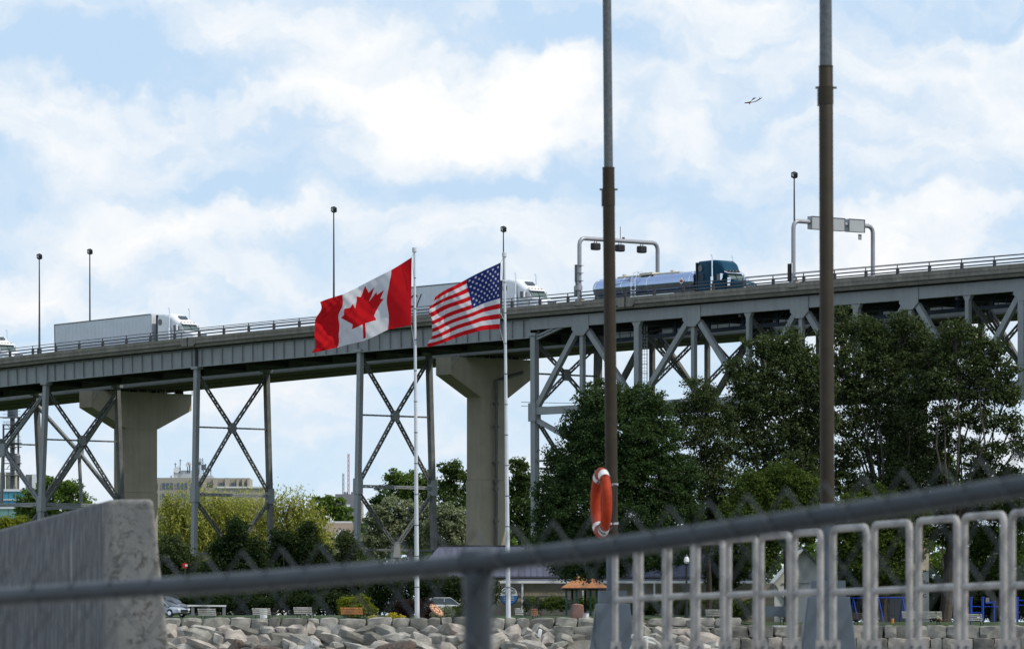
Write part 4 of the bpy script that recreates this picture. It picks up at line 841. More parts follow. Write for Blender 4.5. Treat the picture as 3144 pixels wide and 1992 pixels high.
# ---------------------------------------------------------------- park furniture
def bench(pxl, pxr, ytop, Y_, slat, label, name='park_bench', grp='park benches along the promenade', rot=.62, leg=M['iron']):
    w = (pxr-pxl)/F*Y_; c = P((pxl+pxr)/2, 1900, Y_); z0 = G(c.x, Y_); e = empty(name, (c.x, Y_, z0), label, 'bench', grp, rot=(0,0,0)); ht = P(0, ytop, Y_).z - z0; ht = max(.78, min(1.25, ht))
    # seen at an angle from behind: back to the river
    sk = .55
    for k_ in range(4): MB().beam((-w/2+.02*k_, -.28+.03*k_, ht-.05-.145*k_),(w/2+.02*k_, -.28+.03*k_, ht-.05-.145*k_),.105,.035,(0,0,1)).build('back_slat', slat, e)
    for k_ in range(4): MB().beam((-w/2+.16+.09*k_, -.12+.13*k_, .45),(w/2+.16+.09*k_, -.12+.13*k_, .45),.10,.035,(0,1,0)).build('seat_slat', slat if k_ == 3 else M['benchd'], e)
    for s_ in (-.72, .72):
        x = s_*w/2; MB().beam((x+.1,-.1,0),(x+.1,-.1,.44),.07,.07).beam((x+.1,-.1,.4),(x,-.3,ht),.05,.05).beam((x+.1,-.12,.42),(x+.42,.38,.42),.05,.05).beam((x+.36,.3,0),(x+.36,.3,.42),.06,.06).build('bench_frame', leg, e)
bench(607, 662, 1868, 483, M['benchw'], 'pale slatted bench nearest the parked cars'); bench(774, 830, 1866, 483, M['benchw'], 'pale slatted bench with a white bin behind it')
bench(901, 957, 1863, 483, M['benchw'], 'pale slatted bench midway between the bin and the orange bench'); bench(1045, 1112, 1864, 484, M['bencho'], 'orange slatted bench in front of the yellow-green bush')
bench(1580, 1602, 1866, 484, M['benchw'], 'short pale bench to the right of the right flagpole', leg=M['green']); bench(1629, 1650, 1871, 484, M['bencho'], 'small tan bench beyond the armour stones, right of the right flagpole'); bench(2165, 2212, 1880, 486, M['benchw'], 'grey bench low behind the fourth gap of the guard railing')
bench(2388, 2415, 1874, 487, M['benchd'], 'dark bench in front of the white gabled building'); bench(2615, 2652, 1880, 487, M['benchd'], 'dark bench left of the blue swing frame legs'); bench(2768, 2890, 1876, 486, M['benchw'], 'long pale bench in front of the tall white panel'); bench(2960, 3014, 1884, 486, M['benchw'], 'pale bench in front of the blue climbing frame')
def cyl(name, label, cat, px, ytop, Y_, r_, m, grp=None):
    c = P(px, 1900, Y_); z0 = G(c.x, Y_); h = P(0,ytop,Y_).z - z0; e = empty(name, (c.x, Y_, z0), label, cat, grp); MB().tube([(0,0,0),(0,0,h*.92)],[r_*.86,r_],14).build('body', m, e, smooth=True); MB().tube([(0,0,h*.92),(0,0,h)],[r_*1.08,r_*.9],14).build('rim', M['tin'], e, smooth=True); return e
cyl('litter_bin', 'round white litter bin between the two benches left of the flags', 'bin', 809, 1866, 484.2, .34, M['white']); cyl('orange_bucket', 'small orange bucket on the grass under the swings', 'bucket', 2740, 1897, 490, .13, M['orange'])
e = cyl('white_post_box', 'white box beside the reddish boulder', 'box', 1798, 1880, 479, .28, M['white'])
gr = empty('guard_rail', (P(640,0,492).x, 492, G(-20,492)), 'long low white guard rail behind the first bench', 'guard rail'); a = P(575,1858,492)-gr.location; b_ = P(694,1859,492)-gr.location
MB().beam(a, b_, .13, .3).build('rail', M['whitew'], gr)
for px in (592, 640, 688): q_ = P(px,1858,492)-gr.location; MB().bx(q_.x-.13,q_.x+.13,-.1,.1,0,q_.z).build('post', M['greyw'], gr)
def car(px, Y_, paint, label, L_=4.6, Hh=1.5, rot=0., suv=False, w=1.85):
    c = P(px, 1900, Y_); z0 = G(c.x, Y_)+.02; e = empty('parked_car', (c.x, Y_, z0), label, 'car', 'cars parked behind the sea wall', rot=(0,0,rot)); x = L_/2; hb = Hh*.62
    st = [(-x,.42,hb*.86,.72,.1),(-x+.15,.28,hb*.98,.86,.15),(-x*.5,.22,hb*1.02,w/2,.18),(x*.3,.22,hb*1.0,w/2,.18),(x*.68,.24,hb*.90,w/2,.2),(x-.25,.28,hb*.76,.86,.2),(x-.02,.36,hb*.62,.7,.12)]
    MB().loft([ring(*s_[:4], s_[3]-.06, s_[4]) for s_ in st]).build('body', paint, e, smooth=True)
    gl = [(-x*(.93 if suv else .8),hb*.9,hb*.98,.74,.04),(-x*(.8 if suv else .5),hb*.9,Hh*.97,.66,.1),(-.1,hb*.9,Hh,.66,.12),(x*.22,hb*.9,Hh*.95,.65,.12),(x*.56,hb*.86,hb*.96,.76,.04)]
    MB().loft([ring(a_,b__,c_,.80,d_,r_) for a_,b__,c_,d_,r_ in gl]).build('glasshouse', M['glass'], e, smooth=True)
    MB().loft([ring(a_,Hh-.05,Hh+.015,.64,.60,.03) for a_ in (-x*.62 if suv else -x*.42, x*.2)]).build('roof', paint, e, smooth=True)
    for s_ in (-1,1):
        for p_, q_, w_ in (((x*.52,s_*.76,hb*.97),(x*.2,s_*.66,Hh-.02),.06),((-x*.5,s_*.68,Hh*.97),(-x*(.88 if suv else .76),s_*.76,hb*.97),.09),((-.1,s_*.71,hb),(-.1,s_*.665,Hh),.08)): MB().beam(p_, q_, w_, .06).build('pillar', paint, e)
        MB().box((x-.2,s_*.66,hb*.72),(.25,.28,.14)).build('headlight', M['lens'], e); MB().box((-x+.06,s_*.7,hb*.8),(.1,.22,.16)).build('tail_light', M['red'], e)
        for xx in (-x*.6, x*.62): wheel(e, xx, s_*.8, .33, .22)
    MB().box((x-.02,0,.5),(.06,.9,.22)).build('grille', M['black'], e); MB().box((x*.5,-.98,hb),(.12,.12,.1)).build('door_mirror', paint, e)
car(505, 500, M['charcoal'], 'grey sport utility car at left, behind the silver car', 4.7, 1.72, R(-42), True); car(500, 488, M['silver'], 'silver car at left edge of the concrete wall end, nearest the sea wall', 4.5, 1.42, R(-35)); car(1366, 500, M['pearl'], 'pale saloon car behind the round bushes, left of the right flagpole', 4.6, 1.45, R(4))
e = empty('carved_disc', P(1340,1872,480), 'round carved orange disc leaning by the sea wall between the flagpoles', 'carved disc')
e.rotation_euler = Vector((.60,-.36,.71)).to_track_quat('Y','Z').to_euler()
MB().tube([(0,-.06,0),(0,.06,0)], .66, 24).build('disc', M['copper'], e, smooth=True); mb = MB()
for r_ in (.3, .58):
    for k_ in range(14): a_ = 2*math.pi*k_/14; mb.box((r_*math.cos(a_), -.07, r_*math.sin(a_)), (.085,.03,.085)).box((r_*math.cos(a_), .07, r_*math.sin(a_)), (.085,.03,.085))
mb.build('carved_grooves', M['maroon'], e)
# blue play frames
e = empty('swing_frame', (P(2700,0,495).x, 495, G(30,495)), 'blue swing frame behind the guard railing', 'swing frame'); q_ = lambda px, py, dy=0: P(px,py,495+dy)-e.location
MB().tube([q_(2606,1835),q_(2790,1834)], .05, 8).build('top_bar', M['blue'], e)
for px in (2620, 2698, 2771):
    MB().tube([q_(px,1835),q_(px+15,1908,-1)], .045, 6).build('leg', M['blue'], e); MB().tube([q_(px,1835),q_(px-9,1906,1)], .045, 6).build('leg', M['blue'], e)
for px in (2650, 2735): MB().tube([q_(px,1835),q_(px,1888)], .012, 4).tube([q_(px+12,1835),q_(px+12,1888)], .012, 4).box(q_(px+6,1889),(.4,.2,.04)).build('swing_seat', M['iron'], e)
e = empty('climbing_frame', (P(3040,0,497).x, 497, G(35,497)), 'blue climbing frame at far right behind the guard railing', 'climbing frame'); q_ = lambda px, py, dy=0: P(px,py,497+dy)-e.location
for px, yt in ((2981,1833),(3017,1833),(3052,1846),(3123,1833),(3150,1836)): MB().tube([q_(px,yt),q_(px,1909)], .11 if px != 3052 else .08, 8).tube([q_(px,yt-2),q_(px,yt+2)],.15,8).build('post', M['blue'], e)
MB().tube([q_(3028,1850),q_(3056,1848)], .09, 6).tube([q_(2985,1861),q_(3120,1861)], .04, 6).tube([q_(2985,1880),q_(3017,1880)], .05, 6).tube([q_(3123,1842),q_(3160,1842)],.05,6).tube([q_(3123,1856),q_(3160,1858)],.04,6).build('bars', M['blue'], e); MB().box(q_(3032,1843),(.3,.1,.5)).build('notice_panel', M['greyw'], e)
# crouching child
c = P(2889,1909,490); c.z = G(c.x,490)
def skinfig(name, joints, edges, m, parent, sub=1):
    me = bpy.data.meshes.new(name); me.from_pydata([j[0] for j in joints], edges, []); o = link(name, me, parent); me.materials.append(m)
    sk = o.modifiers.new('skin','SKIN'); sk.use_smooth_shade = True
    for i, j in enumerate(joints): d_ = me.skin_vertices[0].data[i]; d_.radius = (j[1], j[1]); d_.use_root = (i == 0)
    ss = o.modifiers.new('sub','SUBSURF'); ss.levels = ss.render_levels = sub; return o
e = empty('person', c, 'child in a lime top crouching on the grass by the long pale bench', 'person')
skinfig('body', [((0,0,.30),.10),((-.12,0,.44),.11),((-.30,0,.50),.10),((-.38,0,.54),.045),((-.47,0,.58),.085),((.07,-.1,.26),.07),((-.12,-.1,.22),.055),((-.02,-.1,.03),.04),((.07,.1,.26),.07),((-.12,.1,.22),.055),((-.02,.1,.03),.04),((-.30,-.13,.42),.04),((-.36,-.15,.22),.032),((-.30,.13,.42),.04),((-.38,.15,.22),.032)],
        [(0,1),(1,2),(2,3),(3,4),(0,5),(5,6),(6,7),(0,8),(8,9),(9,10),(2,11),(11,12),(2,13),(13,14)], M['skin'], e)
skinfig('top', [((0,0,.30),.12),((-.12,0,.44),.14),((-.30,0,.50),.125)], [(0,1),(1,2)], M['lime'], e); MB().tube([(-.54,0,.58),(-.46,0,.62),(-.40,0,.60)],[.04,.1,.05],8).build('hair', M['bark'], e, smooth=True)
# lantern, gazebo
p = P(2108,1885,487); p.z = G(p.x,487); e = empty('park_lantern', p, 'black lamp post with a milky globe behind the guard railing', 'lamp post'); h = P(0,1735,487).z-p.z; k_ = 487/F
MB().tube([(0,0,0),(0,0,.8),(0,0,.82),(0,0,h)],[.17,.14,.1,.075],10).build('post', M['iron'], e, smooth=True); MB().tube([(0,0,h),(0,0,h+.15)],[.13,.17],10).build('lamp_base', M['iron'], e)
MB().tube([(0,0,h+.15),(0,0,h+.3),(0,0,h+.6),(0,0,h+.72)],[.13,.23,.2,.1],12).build('globe', M['led'], e, smooth=True); MB().tube([(0,0,h+.72),(0,0,h+.8),(0,0,h+.95)],[.13,.06,.02],8).build('finial', M['galv'], e)
p = P(1795,1880,512); z0 = G(p.x,512); e = empty('picnic_shelter', (p.x,512,z0), 'open picnic shelter with an orange cedar shingle roof on dark posts', 'shelter'); ze = P(0,1806,512).z-z0; zt = P(0,1770,512).z-z0; w = (1862-1716)/F*512/2
for k_ in range(7):
    f0, f1 = k_/7, (k_+1)/7; z_a, z_b = ze+(zt-ze)*f0, ze+(zt-ze)*f1+.03; wa, wb = w*(1-f0)+.5*f0, w*(1-f1)+.5*f1
    for s_ in (-1,1):
        MB().prism([(-wa,s_*2.2*(1-f0),z_a),(wa,s_*2.2*(1-f0),z_a),(wb,s_*2.2*(1-f1),z_b),(-wb,s_*2.2*(1-f1),z_b)],(0,0,.05)).build('shingle_course', M['shin'], e)
        MB().prism([(s_*wa,-2.2*(1-f0),z_a),(s_*wa,2.2*(1-f0),z_a),(s_*wb,2.2*(1-f1),z_b),(s_*wb,-2.2*(1-f1),z_b)],(0,0,.05)).build('shingle_course', M['shin'], e)
MB().bx(-w+.05,w-.05,-2.15,2.15,ze-.12,ze-.01).build('eaves_frame', M['iron'], e)
for px, yy in ((1739,-1.9),(1757,1.8),(1770,-1.9),(1797,1.8),(1813,-1.9),(1832,-1.9),(1848,1.8)): x = P(px,0,512+yy).x-p.x; MB().bx(x-.09,x+.09,yy-.09,yy+.09,0,ze-.12).build('post', M['green'] if yy < 0 else M['iron'], e)
# ---------------------------------------------------------------- buildings
def bldg(name, px, Y_, label, cat='building', rot=0):
    c = P(px, 1900, Y_); return empty(name, (c.x, Y_, G(c.x,Y_)), label, cat, None, (0,0,rot))
Yh = 536.; e = bldg('long_hall', 1700, Yh, 'long low tan hall with a purple-grey metal roof behind the flagpoles'); o_ = e.location; Lh = lambda px, py, Y_: P(px,py,Y_)-o_
zr_, zm, ze = Lh(0,1677,Yh+5).z, Lh(0,1768,Yh-.4).z, Lh(0,1785,Yh-2.4).z; x0, x1 = Lh(1243,0,Yh).x, Lh(2330,0,Yh).x
mb = MB(); mb.prism([(x0+3.2,5,zr_),(x0,0,zm),(x0,10,zm)],(.05,0,0)); roof = MB().loft([[(x0+.8,-.4,zm),(x1,-.4,zm),(x1,-.4,zm-.12),(x0+.8,-.4,zm-.12)],[(x0+3,5,zr_),(x1,5,zr_),(x1,5,zr_-.12),(x0+3,5,zr_-.12)],[(x0+.8,10,zm),(x1,10,zm),(x1,10,zm-.12),(x0+.8,10,zm-.12)]]).build('roof', M['roofp'], e)
seam = MB(); x = x0+1.4
while x < x1: f_ = min(1,(x-x0-.8)/2.2); seam.beam((x,-.42,zm+.03),(x,-.4+5.4*f_,zm+(zr_-zm)*f_+.03),.05,.05,(1,0,0)); x += .55
seam.build('roof_seams', M['roofp'], roof); MB().bx(x0+2.9,x1,4.9,5.1,zr_-.02,zr_+.12).build('ridge_cap', M['dark'], roof)
pr = MB().loft([[(x0+9,-.6,zm-.25),(x1,-.6,zm-.25),(x1,-.6,zm-.32),(x0+9,-.6,zm-.32)],[(x0+8.5,-1.4,ze+.07),(x1,-1.4,ze+.07),(x1,-1.4,ze),(x0+8.5,-1.4,ze)]]).build('porch_roof', M['roofp'], e); MB().bx(x0+8.4,x1,-1.5,-1.4,ze-.12,ze+.1).build('fascia', M['whitew'], pr)
MB().bx(x0+1,x1-.1,0,9.6,-1,zm-.1).build('wall', M['wall'], e); cl_ = MB(); x = x0+1.2
while x < x1-.3: cl_.bx(x,x+.04,-.035,0,1.9,zm-.14); x += .33
cl_.build('wall_battens', M['wall'], e); MB().bx(x0+1,x1-.1,-.05,0,1.78,1.9).build('wall_band', M['wall'], e)
for px in (1604, 1470, 1790, 2010): x = Lh(px,0,Yh-2.4).x; MB().bx(x-.08,x+.08,-1.4,-1.24,0,ze-.12).build('porch_post', M['white'], e)
e = empty('round_ship_sign', P(1562,1827,Yh-1.7), 'round blue and white sign with a ship bow and waves, behind the right flagpole', 'sign'); k_ = Yh/F; r_ = 30*k_
MB().tube([(0,0,0),(0,-.08,0)], r_, 36).build('sign_rim', M['snavy'], e, smooth=True)
cr = lambda y0, y1, rr_, n=24: [(rr_*math.cos(a_), rr_*math.sin(a_)) for a_ in [math.asin(max(-1,min(1,y0/rr_)))+ (math.asin(max(-1,min(1,y1/rr_)))-math.asin(max(-1,min(1,y0/rr_))))*j/n for j in range(n+1)]]
def seg(y0, y1, rr_, m, nm, dy): a_ = cr(y0,y1,rr_); pl_ = [(x,dy,z) for x,z in a_]+[(-x,dy,z) for x,z in a_[::-1]]; MB().prism(pl_,(0,-.02,0)).build(nm, m, e)
seg(-.02, r_*.905, r_*.91, M['swhite'], 'sign_sky', -.085); seg(-r_*.905, -.02, r_*.91, M['sblue'], 'sign_water', -.085)
MB().prism([(x*r_,-.11,z*r_) for x,z in ((-.72,.36),(0,.52),(.74,.34),(.62,.2),(0,.3),(-.62,.2))],(0,-.02,0)).build('sign_bridge_arc', M['sgrey'], e)
MB().prism([(x*r_,-.11,z*r_) for x,z in ((-.3,.22),(0,.32),(.3,.2),(.22,-.3),(0,-.62),(-.34,-.3))],(0,-.03,0)).build('sign_ship_bow', M['sgrey'], e); mb = MB()
for zz in (-.18,-.34,-.5): mb.bx(-.5*r_,-.22*r_,-.125,-.105,zz*r_,(zz+.05)*r_).bx(.2*r_,.55*r_,-.125,-.105,zz*r_,(zz+.05)*r_)
mb.build('sign_waves', M['swhite'], e); mb = MB()
for k_ in range(15):
    a_ = R(38+104*k_/14); mb.box((.76*r_*math.cos(a_),-.115,.76*r_*math.sin(a_)),(.055,.02,.10),Matrix.Rotation(-(a_-math.pi/2),3,'Y'))
mb.build('sign_lettering', M['snavy'], e)
Yg = 515.; e = bldg('white_gabled_building', 2450, Yg, 'white gabled building behind the guard railing, left of the right quay pole'); o_ = e.location; Lg = lambda px, py: P(px,py,Yg)-o_
a, pk, b_, c = Lg(2378,1789), Lg(2466,1688), Lg(2548,1780), Lg(2378,1912)
MB().prism([(a.x,0,-.3),(a.x,0,a.z),(pk.x,0,pk.z),(b_.x,0,b_.z),(b_.x,0,-.3)],(0,9,0)).build('gable_wall', M['whitew'], e)
for p0, p1, nm in ((a, pk, 'roof'), (pk, b_, 'roof')):
    d_ = (p1-p0); MB().prism([(p0.x-d_.x*.04,-.35,p0.z-d_.z*.04+.02),(p1.x+.02,-.35,p1.z+.02),(p1.x+.02,-.35,p1.z+.22),(p0.x-d_.x*.04,-.35,p0.z-d_.z*.04+.22)],(0,9.6,0)).build(nm, M['whitew'] if p0 is a else M['galv'], e)
MB().beam(Lg(2379,1795)+Vector((0,-.06,0)), Lg(2414,1852)+Vector((0,-.06,0)), .12,.06,(0,0,1)).build('dark_brace', M['tin'], e); MB().beam(Lg(2400,1790)+Vector((0,-.04,0)), Lg(2540,1790)+Vector((0,-.04,0)),.05,.05).build('wall_trim', M['greyw'], e)
MB().bx(Lg(2345,0).x,a.x,.4,6,-.3,Lg(0,1789).z).build('brown_annexe', M['wall'], e)
e = bldg('display_board', 2843, 508, 'tall white panel with dark marks behind the long pale bench', 'board'); q_ = lambda px, py: P(px,py,508)-e.location
MB().prism([q_(2828,1760),q_(2852,1746),q_(2853,1915),q_(2828,1915)],(0,.25,0)).build('panel_face', M['whitew'], e)
for ch, px, py in (('N',2838,1752),('I',2836,1765),('S',2840,1785),('A',2848,1790),('C',2839,1828)):
    tx = bpy.data.curves.new('panel_lettering','FONT'); tx.body = ch; tx.size = .42; tx.extrude = .01; tx.materials.append(M['dark']); o = text_mesh(tx, e); v = q_(px-4,py+6); o.location = (v.x,-.02,v.z); o.rotation_euler = (R(90),R(-14),0)
e = bldg('grey_screen', 2770, 510, 'grey screen wall behind the blue swing frame', 'wall'); q_ = lambda px, py: P(px,py,510)-e.location
MB().prism([q_(2728,1830),q_(2826,1826),q_(2826,1915),q_(2728,1915)],(0,.3,0)).build('screen_face', M['greyw'], e); MB().bx(q_(2700,0).x,q_(2730,0).x,0,.5,-.3,q_(0,1825).z).build('brown_end', M['bark'], e)
# far buildings
def wnd(e, x0, x1, z0, z1, y=-.03, m=M['aptw'], fr=M['apt'], n=2):
    o = MB().bx(x0,x1,y-.02,y,z0,z1).build('window', m, e); f = MB(); w = (x1-x0)/n
    for k_ in range(n+1): MB().bx(x0+w*k_-.08,x0+w*k_+.08,y-.1,y-.03,z0,z1).build('frame_bar', fr, o)
Yk = 1500.; e = bldg('apartment_building', 600, Yk, 'tan stepped apartment block with rooftop dishes and antennas beyond the willows'); q_ = lambda px, py: P(px,py,Yk)-e.location; s_ = Yk/F
MB().bx(q_(440,0).x,q_(628,0).x,0,18,0,q_(0,1466).z).build('left_wing', M['apt'], e); MB().bx(q_(628.5,0).x,q_(766,0).x,2.5,18,0,q_(0,1466).z).build('right_wing', M['apt'], e)
MB().bx(q_(632,0).x,q_(813,0).x,-3,17.9,0,q_(0,1497).z).build('lower_terrace', M['apt'], e); MB().bx(q_(668,0).x,q_(813,0).x,-3.3,-2.9,q_(0,1499).z,q_(0,1494).z).build('terrace_parapet', M['whitew'], e)
for a_, b__, y0, y1 in ((496,532,1482,1501),(541,576,1482,1501),(585,620,1482,1501),(450,486,1482,1501),(496,532,1514,1530),(541,576,1514,1530)): wnd(e, q_(a_,0).x,q_(b__,0).x,q_(0,y1).z,q_(0,y0).z, n=3)
for a_, b__ in ((633,655),(670,692),(707,728),(733,745),(749,760)): wnd(e, q_(a_,0).x,q_(b__,0).x,q_(0,1494).z,q_(0,1480).z, 2.47)
for px in (629,656,693,729,746,762): MB().bx(q_(px,0).x-.25,q_(px,0).x+.25 if px not in (656,693) else q_(px+10,0).x,.6,2.5,q_(0,1497).z,q_(0,1466).z).build('fin_wall', M['apt'], e)
MB().bx(q_(531,0).x,q_(589,0).x,3,12,q_(0,1466).z,q_(0,1442).z).build('plant_room', M['mech'], e); MB().bx(q_(600,0).x,q_(650,0).x,4,12,q_(0,1466).z,q_(0,1457).z).build('plant_room', M['mech'], e)
def dish(px, py, r_): c = q_(px,py); c.y = 2.6; MB().tube([c, c+Vector((0,-.4,0))],[r_*.5,r_],14).build('satellite_dish', M['white'], e, smooth=True); MB().tube([c, Vector((c.x,3,q_(0,1450).z))], .12, 5).build('dish_stand', M['galv'], e)
dish(541,1441,.6*1.3); dish(574,1426,.5); dish(580,1421,.35); dish(550,1430,.3)
for px, yt, yb in ((535,1418,1445),(550,1407,1445),(573,1416,1445),(580,1418,1445),(628,1420,1466),(590,1430,1466),(522,1457,1466),(644,1438,1466)): c = q_(px,yb); MB().tube([(c.x,5,c.z),(c.x,5,q_(0,yt).z)], .11, 5).beam((c.x-.4,5,q_(0,yt+4).z),(c.x+.4,5,q_(0,yt+4).z),.1,.1).build('antenna', M['tin'], e)
def latmast(mb, x, y, z0, z1, w0, w1, n):
    for k_ in range(n):
        za, zb = z0+(z1-z0)*k_/n, z0+(z1-z0)*(k_+1)/n; wa, wb = w0+(w1-w0)*k_/n, w0+(w1-w0)*(k_+1)/n
        for sx, sy in ((-1,-1),(1,-1),(1,1),(-1,1)): mb.beam((x+sx*wa/2,y+sy*wa/2,za),(x+sx*wb/2,y+sy*wb/2,zb),.09,.09)
        mb.beam((x-wa/2,y-wa/2,za),(x+wb/2,y-wb/2,zb),.07,.07); mb.beam((x+wa/2,y-wa/2,za),(x-wb/2,y-wb/2,zb),.07,.07); mb.beam((x-wa/2,y-wa/2,za),(x+wa/2,y-wa/2,za),.08,.08)
mb = MB(); c = q_(615,1466); latmast(mb, c.x, 5, c.z, q_(0,1404).z, 1.3, .7, 8); mb.box((c.x+.6,5,q_(0,1432).z),(1.2,.5,1.4)).box((c.x-.5,5,q_(0,1420).z),(.8,.4,.8)).build('roof_mast', M['tin'], e)
for px, yt, lab in ((1070,1392,'taller thin lattice radio mast on the skyline'),(1054,1452,'shorter thin radio mast on the skyline, left of the taller mast')):
    c = P(px,1600,1700); e = empty('radio_mast', (c.x,1700,G(c.x,1700)), lab, 'radio mast', 'radio masts on the skyline'); mb = MB(); zt = P(0,yt,1700).z-e.location.z; latmast(mb,0,0,zt*.25,zt,.62,.4,30); mb.beam((0,0,0),(0,0,zt*.3),.6,.6); mb.build('lattice', M['red'] if px == 1070 else M['tin'], e)
e = bldg('grey_block_building', 1060, 1450, 'plain purple-grey block rising above the trees under the radio masts'); q_ = lambda px, py: P(px,py,1450)-e.location
MB().bx(q_(1029,0).x,q_(1092,0).x,0,14,0,q_(0,1516).z).build('wall', M['grey2'], e); MB().bx(q_(1092,0).x,q_(1112,0).x,.5,14,0,q_(0,1540).z).build('side_wing', M['apt'], e)
for px in (1056,1062,1077): MB().bx(q_(px,0).x,q_(px+4,0).x,4,5,q_(0,1516).z,q_(0,1508).z).build('roof_vent', M['iron'], e)
MB().bx(q_(1064,0).x,q_(1075,0).x,-.1,0,q_(0,1555).z,q_(0,1548).z).build('sign_patch', M['white'], e)
e = bldg('brown_roofed_house', 1040, 720, 'brown roofed house with a white trimmed gable among the trees', 'house'); q_ = lambda px, py: P(px,py,720)-e.location
MB().bx(q_(1005,0).x,q_(1085,0).x,0,8,0,q_(0,1650).z).build('wall', M['greyw'], e); MB().loft([[(q_(1000,0).x,-.5,q_(0,1648).z),(q_(1088,0).x,-.5,q_(0,1648).z)][::1]+[(q_(1088,0).x,-.5,q_(0,1651).z),(q_(1000,0).x,-.5,q_(0,1651).z)],[(q_(998,0).x,4,q_(0,1601).z),(q_(1080,0).x,4,q_(0,1601).z),(q_(1080,0).x,4,q_(0,1604).z),(q_(998,0).x,4,q_(0,1604).z)]]).build('roof', M['shingle'], e)
g0, gp, g1_ = q_(1028,1652), q_(1049,1625), q_(1072,1652); MB().prism([(g0.x,-1.2,g0.z),(gp.x,-1.2,gp.z),(g1_.x,-1.2,g1_.z)],(0,3,0)).build('gable', M['greyw'], e)
for p0, p1 in ((g0,gp),(gp,g1_)): MB().beam((p0.x,-1.3,p0.z),(p1.x,-1.3,p1.z),.16,.25,(0,0,1)).build('gable_trim', M['white'], e)
MB().bx(q_(998,0).x,q_(1078,0).x,3.9,4.5,q_(0,1602).z,q_(0,1597).z).build('ridge_flashing', M['white'], e)
e = bldg('teal_glass_building', 30, 900, 'teal and pale green panelled building at the left edge under the bridge'); q_ = lambda px, py: P(px,py,900)-e.location
MB().bx(q_(-60,0).x,q_(80,0).x,0,12,0,q_(0,1502).z).build('core', M['greyw'], e); 
for y0, y1, m, nm in ((1501,1508,M['white'],'roof_band'),(1532,1535,M['white'],'floor_band'),(1556,1561,M['white'],'floor_band')): MB().bx(q_(-60,0).x,q_(80.5,0).x,-.25,.3,q_(0,y1).z,q_(0,y0).z).build(nm, m, e)
for k_ in range(5):
    xa, xb = -54+27*k_, -28.5+27*k_
    for y0, y1, m in ((1508.3,1531.7,M['tealg']),(1535.3,1555.7,M['tealg']),(1561.3,1590,M['tealp'])): MB().bx(q_(xa,0).x,q_(xb,0).x,-.12,-.02,q_(0,y1).z,q_(0,y0).z).build('facade_panel', m, e)
e = bldg('white_warehouse', 97, 1000, 'white and grey box building behind the teal building'); q_ = lambda px, py: P(px,py,1000)-e.location
MB().bx(q_(98,0).x,q_(140,0).x,0,8,0,q_(0,1455).z).build('white_wall', M['white'], e); MB().bx(q_(78,0).x,q_(97.9,0).x,.2,8,0,q_(0,1456).z).build('grey_wall', M['greyw'], e)
e = bldg('process_tower', 40, 950, 'industrial pipe tower with platforms and drums behind the leftmost bridge legs', 'tower'); q_ = lambda px, py: P(px,py,950)-e.location
for px in (8,37,55): MB().tube([(q_(px,0).x,(px%3)*.8,0),(q_(px,0).x,(px%3)*.8,q_(0,1278 if px>8 else 1300).z)], .38 if px == 37 else .16, 10).build('riser_pipe', M['tin'], e)
MB().tube([(q_(39,0).x,0,q_(0,1281).z),(q_(39,0).x,0,q_(0,1256).z)], .85, 14).build('top_drum', M['galv'], e); MB().tube([(q_(51,0).x,0,q_(0,1437).z),(q_(51,0).x,0,q_(0,1432).z),(q_(51,0).x,0,q_(0,1398).z),(q_(51,0).x,0,q_(0,1392).z)], [.4,.6,.6,.4], 14).build('side_drum', M['tin'], e)
for y_ in (1282,1304,1317,1360,1373,1423,1460): mb = MB(); zz = q_(0,y_).z; mb.bx(q_(10 if y_ > 1300 else -5,0).x,q_(66,0).x,-1,1,zz,zz+.1).beam((q_(10,0).x,-1,zz+1),(q_(66,0).x,-1,zz+1),.07,.07).beam((q_(10,0).x,-1,zz+.5),(q_(66,0).x,-1,zz+.5),.06,.06).build('platform', M['tin'], e)
for ya, yb in ((1300,1340),(1340,1380),(1400,1440),(1460,1500)): MB().beam(q_(20,yb),q_(50,ya),.1,.1).beam(q_(20,ya),q_(50,yb),.1,.1).build('cross_brace', M['tin'], e)
e = bldg('grain_silo', 8, 960, 'cream coloured silos at the left edge behind the process tower', 'silo')
for dx in (-3.2,-1.1,1.0): MB().tube([(dx,6,0),(dx,6,P(0,1446,960).z-e.location.z)], 1.0, 14).build('silo_shell', M['apt'], e, smooth=True)
e = empty('power_line', P(1650,1232,640), 'two thin overhead wires crossing behind the truss', 'power line')
for ya, yb in ((1234,1208),(1246,1224)):
    pts = [P(1600+660*k_/12, ya+(yb-ya)*k_/12+14*math.sin(math.pi*k_/12), 640)-e.location for k_ in range(13)]; MB().tube(pts, .028, 4).build('wire', M['dark'], e)
# no entry sign
p = P(568,1735,530); p.z = G(p.x,530); e = empty('no_entry_sign', p, 'small round red and white sign low among the dark bushes at left', 'sign'); h = P(0,1735,530).z-p.z
MB().tube([(0,-.02,h),(0,.02,h)], .25, 16).build('sign_face', M['red'], e); MB().bx(.02,.22,-.04,-.02,h-.08,h+.1).build('sign_bar', M['white'], e); MB().tube([(0,.03,0),(0,.03,h)], .03, 6).build('sign_post', M['galv'], e)
e = empty('floodlight_arm', P(2085,1600,520), 'short white floodlight arm poking out of the dark tree above the grey rail', 'floodlight', None); MB().beam(P(2076,1588,520)-e.location,P(2112,1613,520)-e.location,.16,.1).box(P(2078,1588,520)-e.location,(.5,.2,.12)).build('arm', M['white'], e)
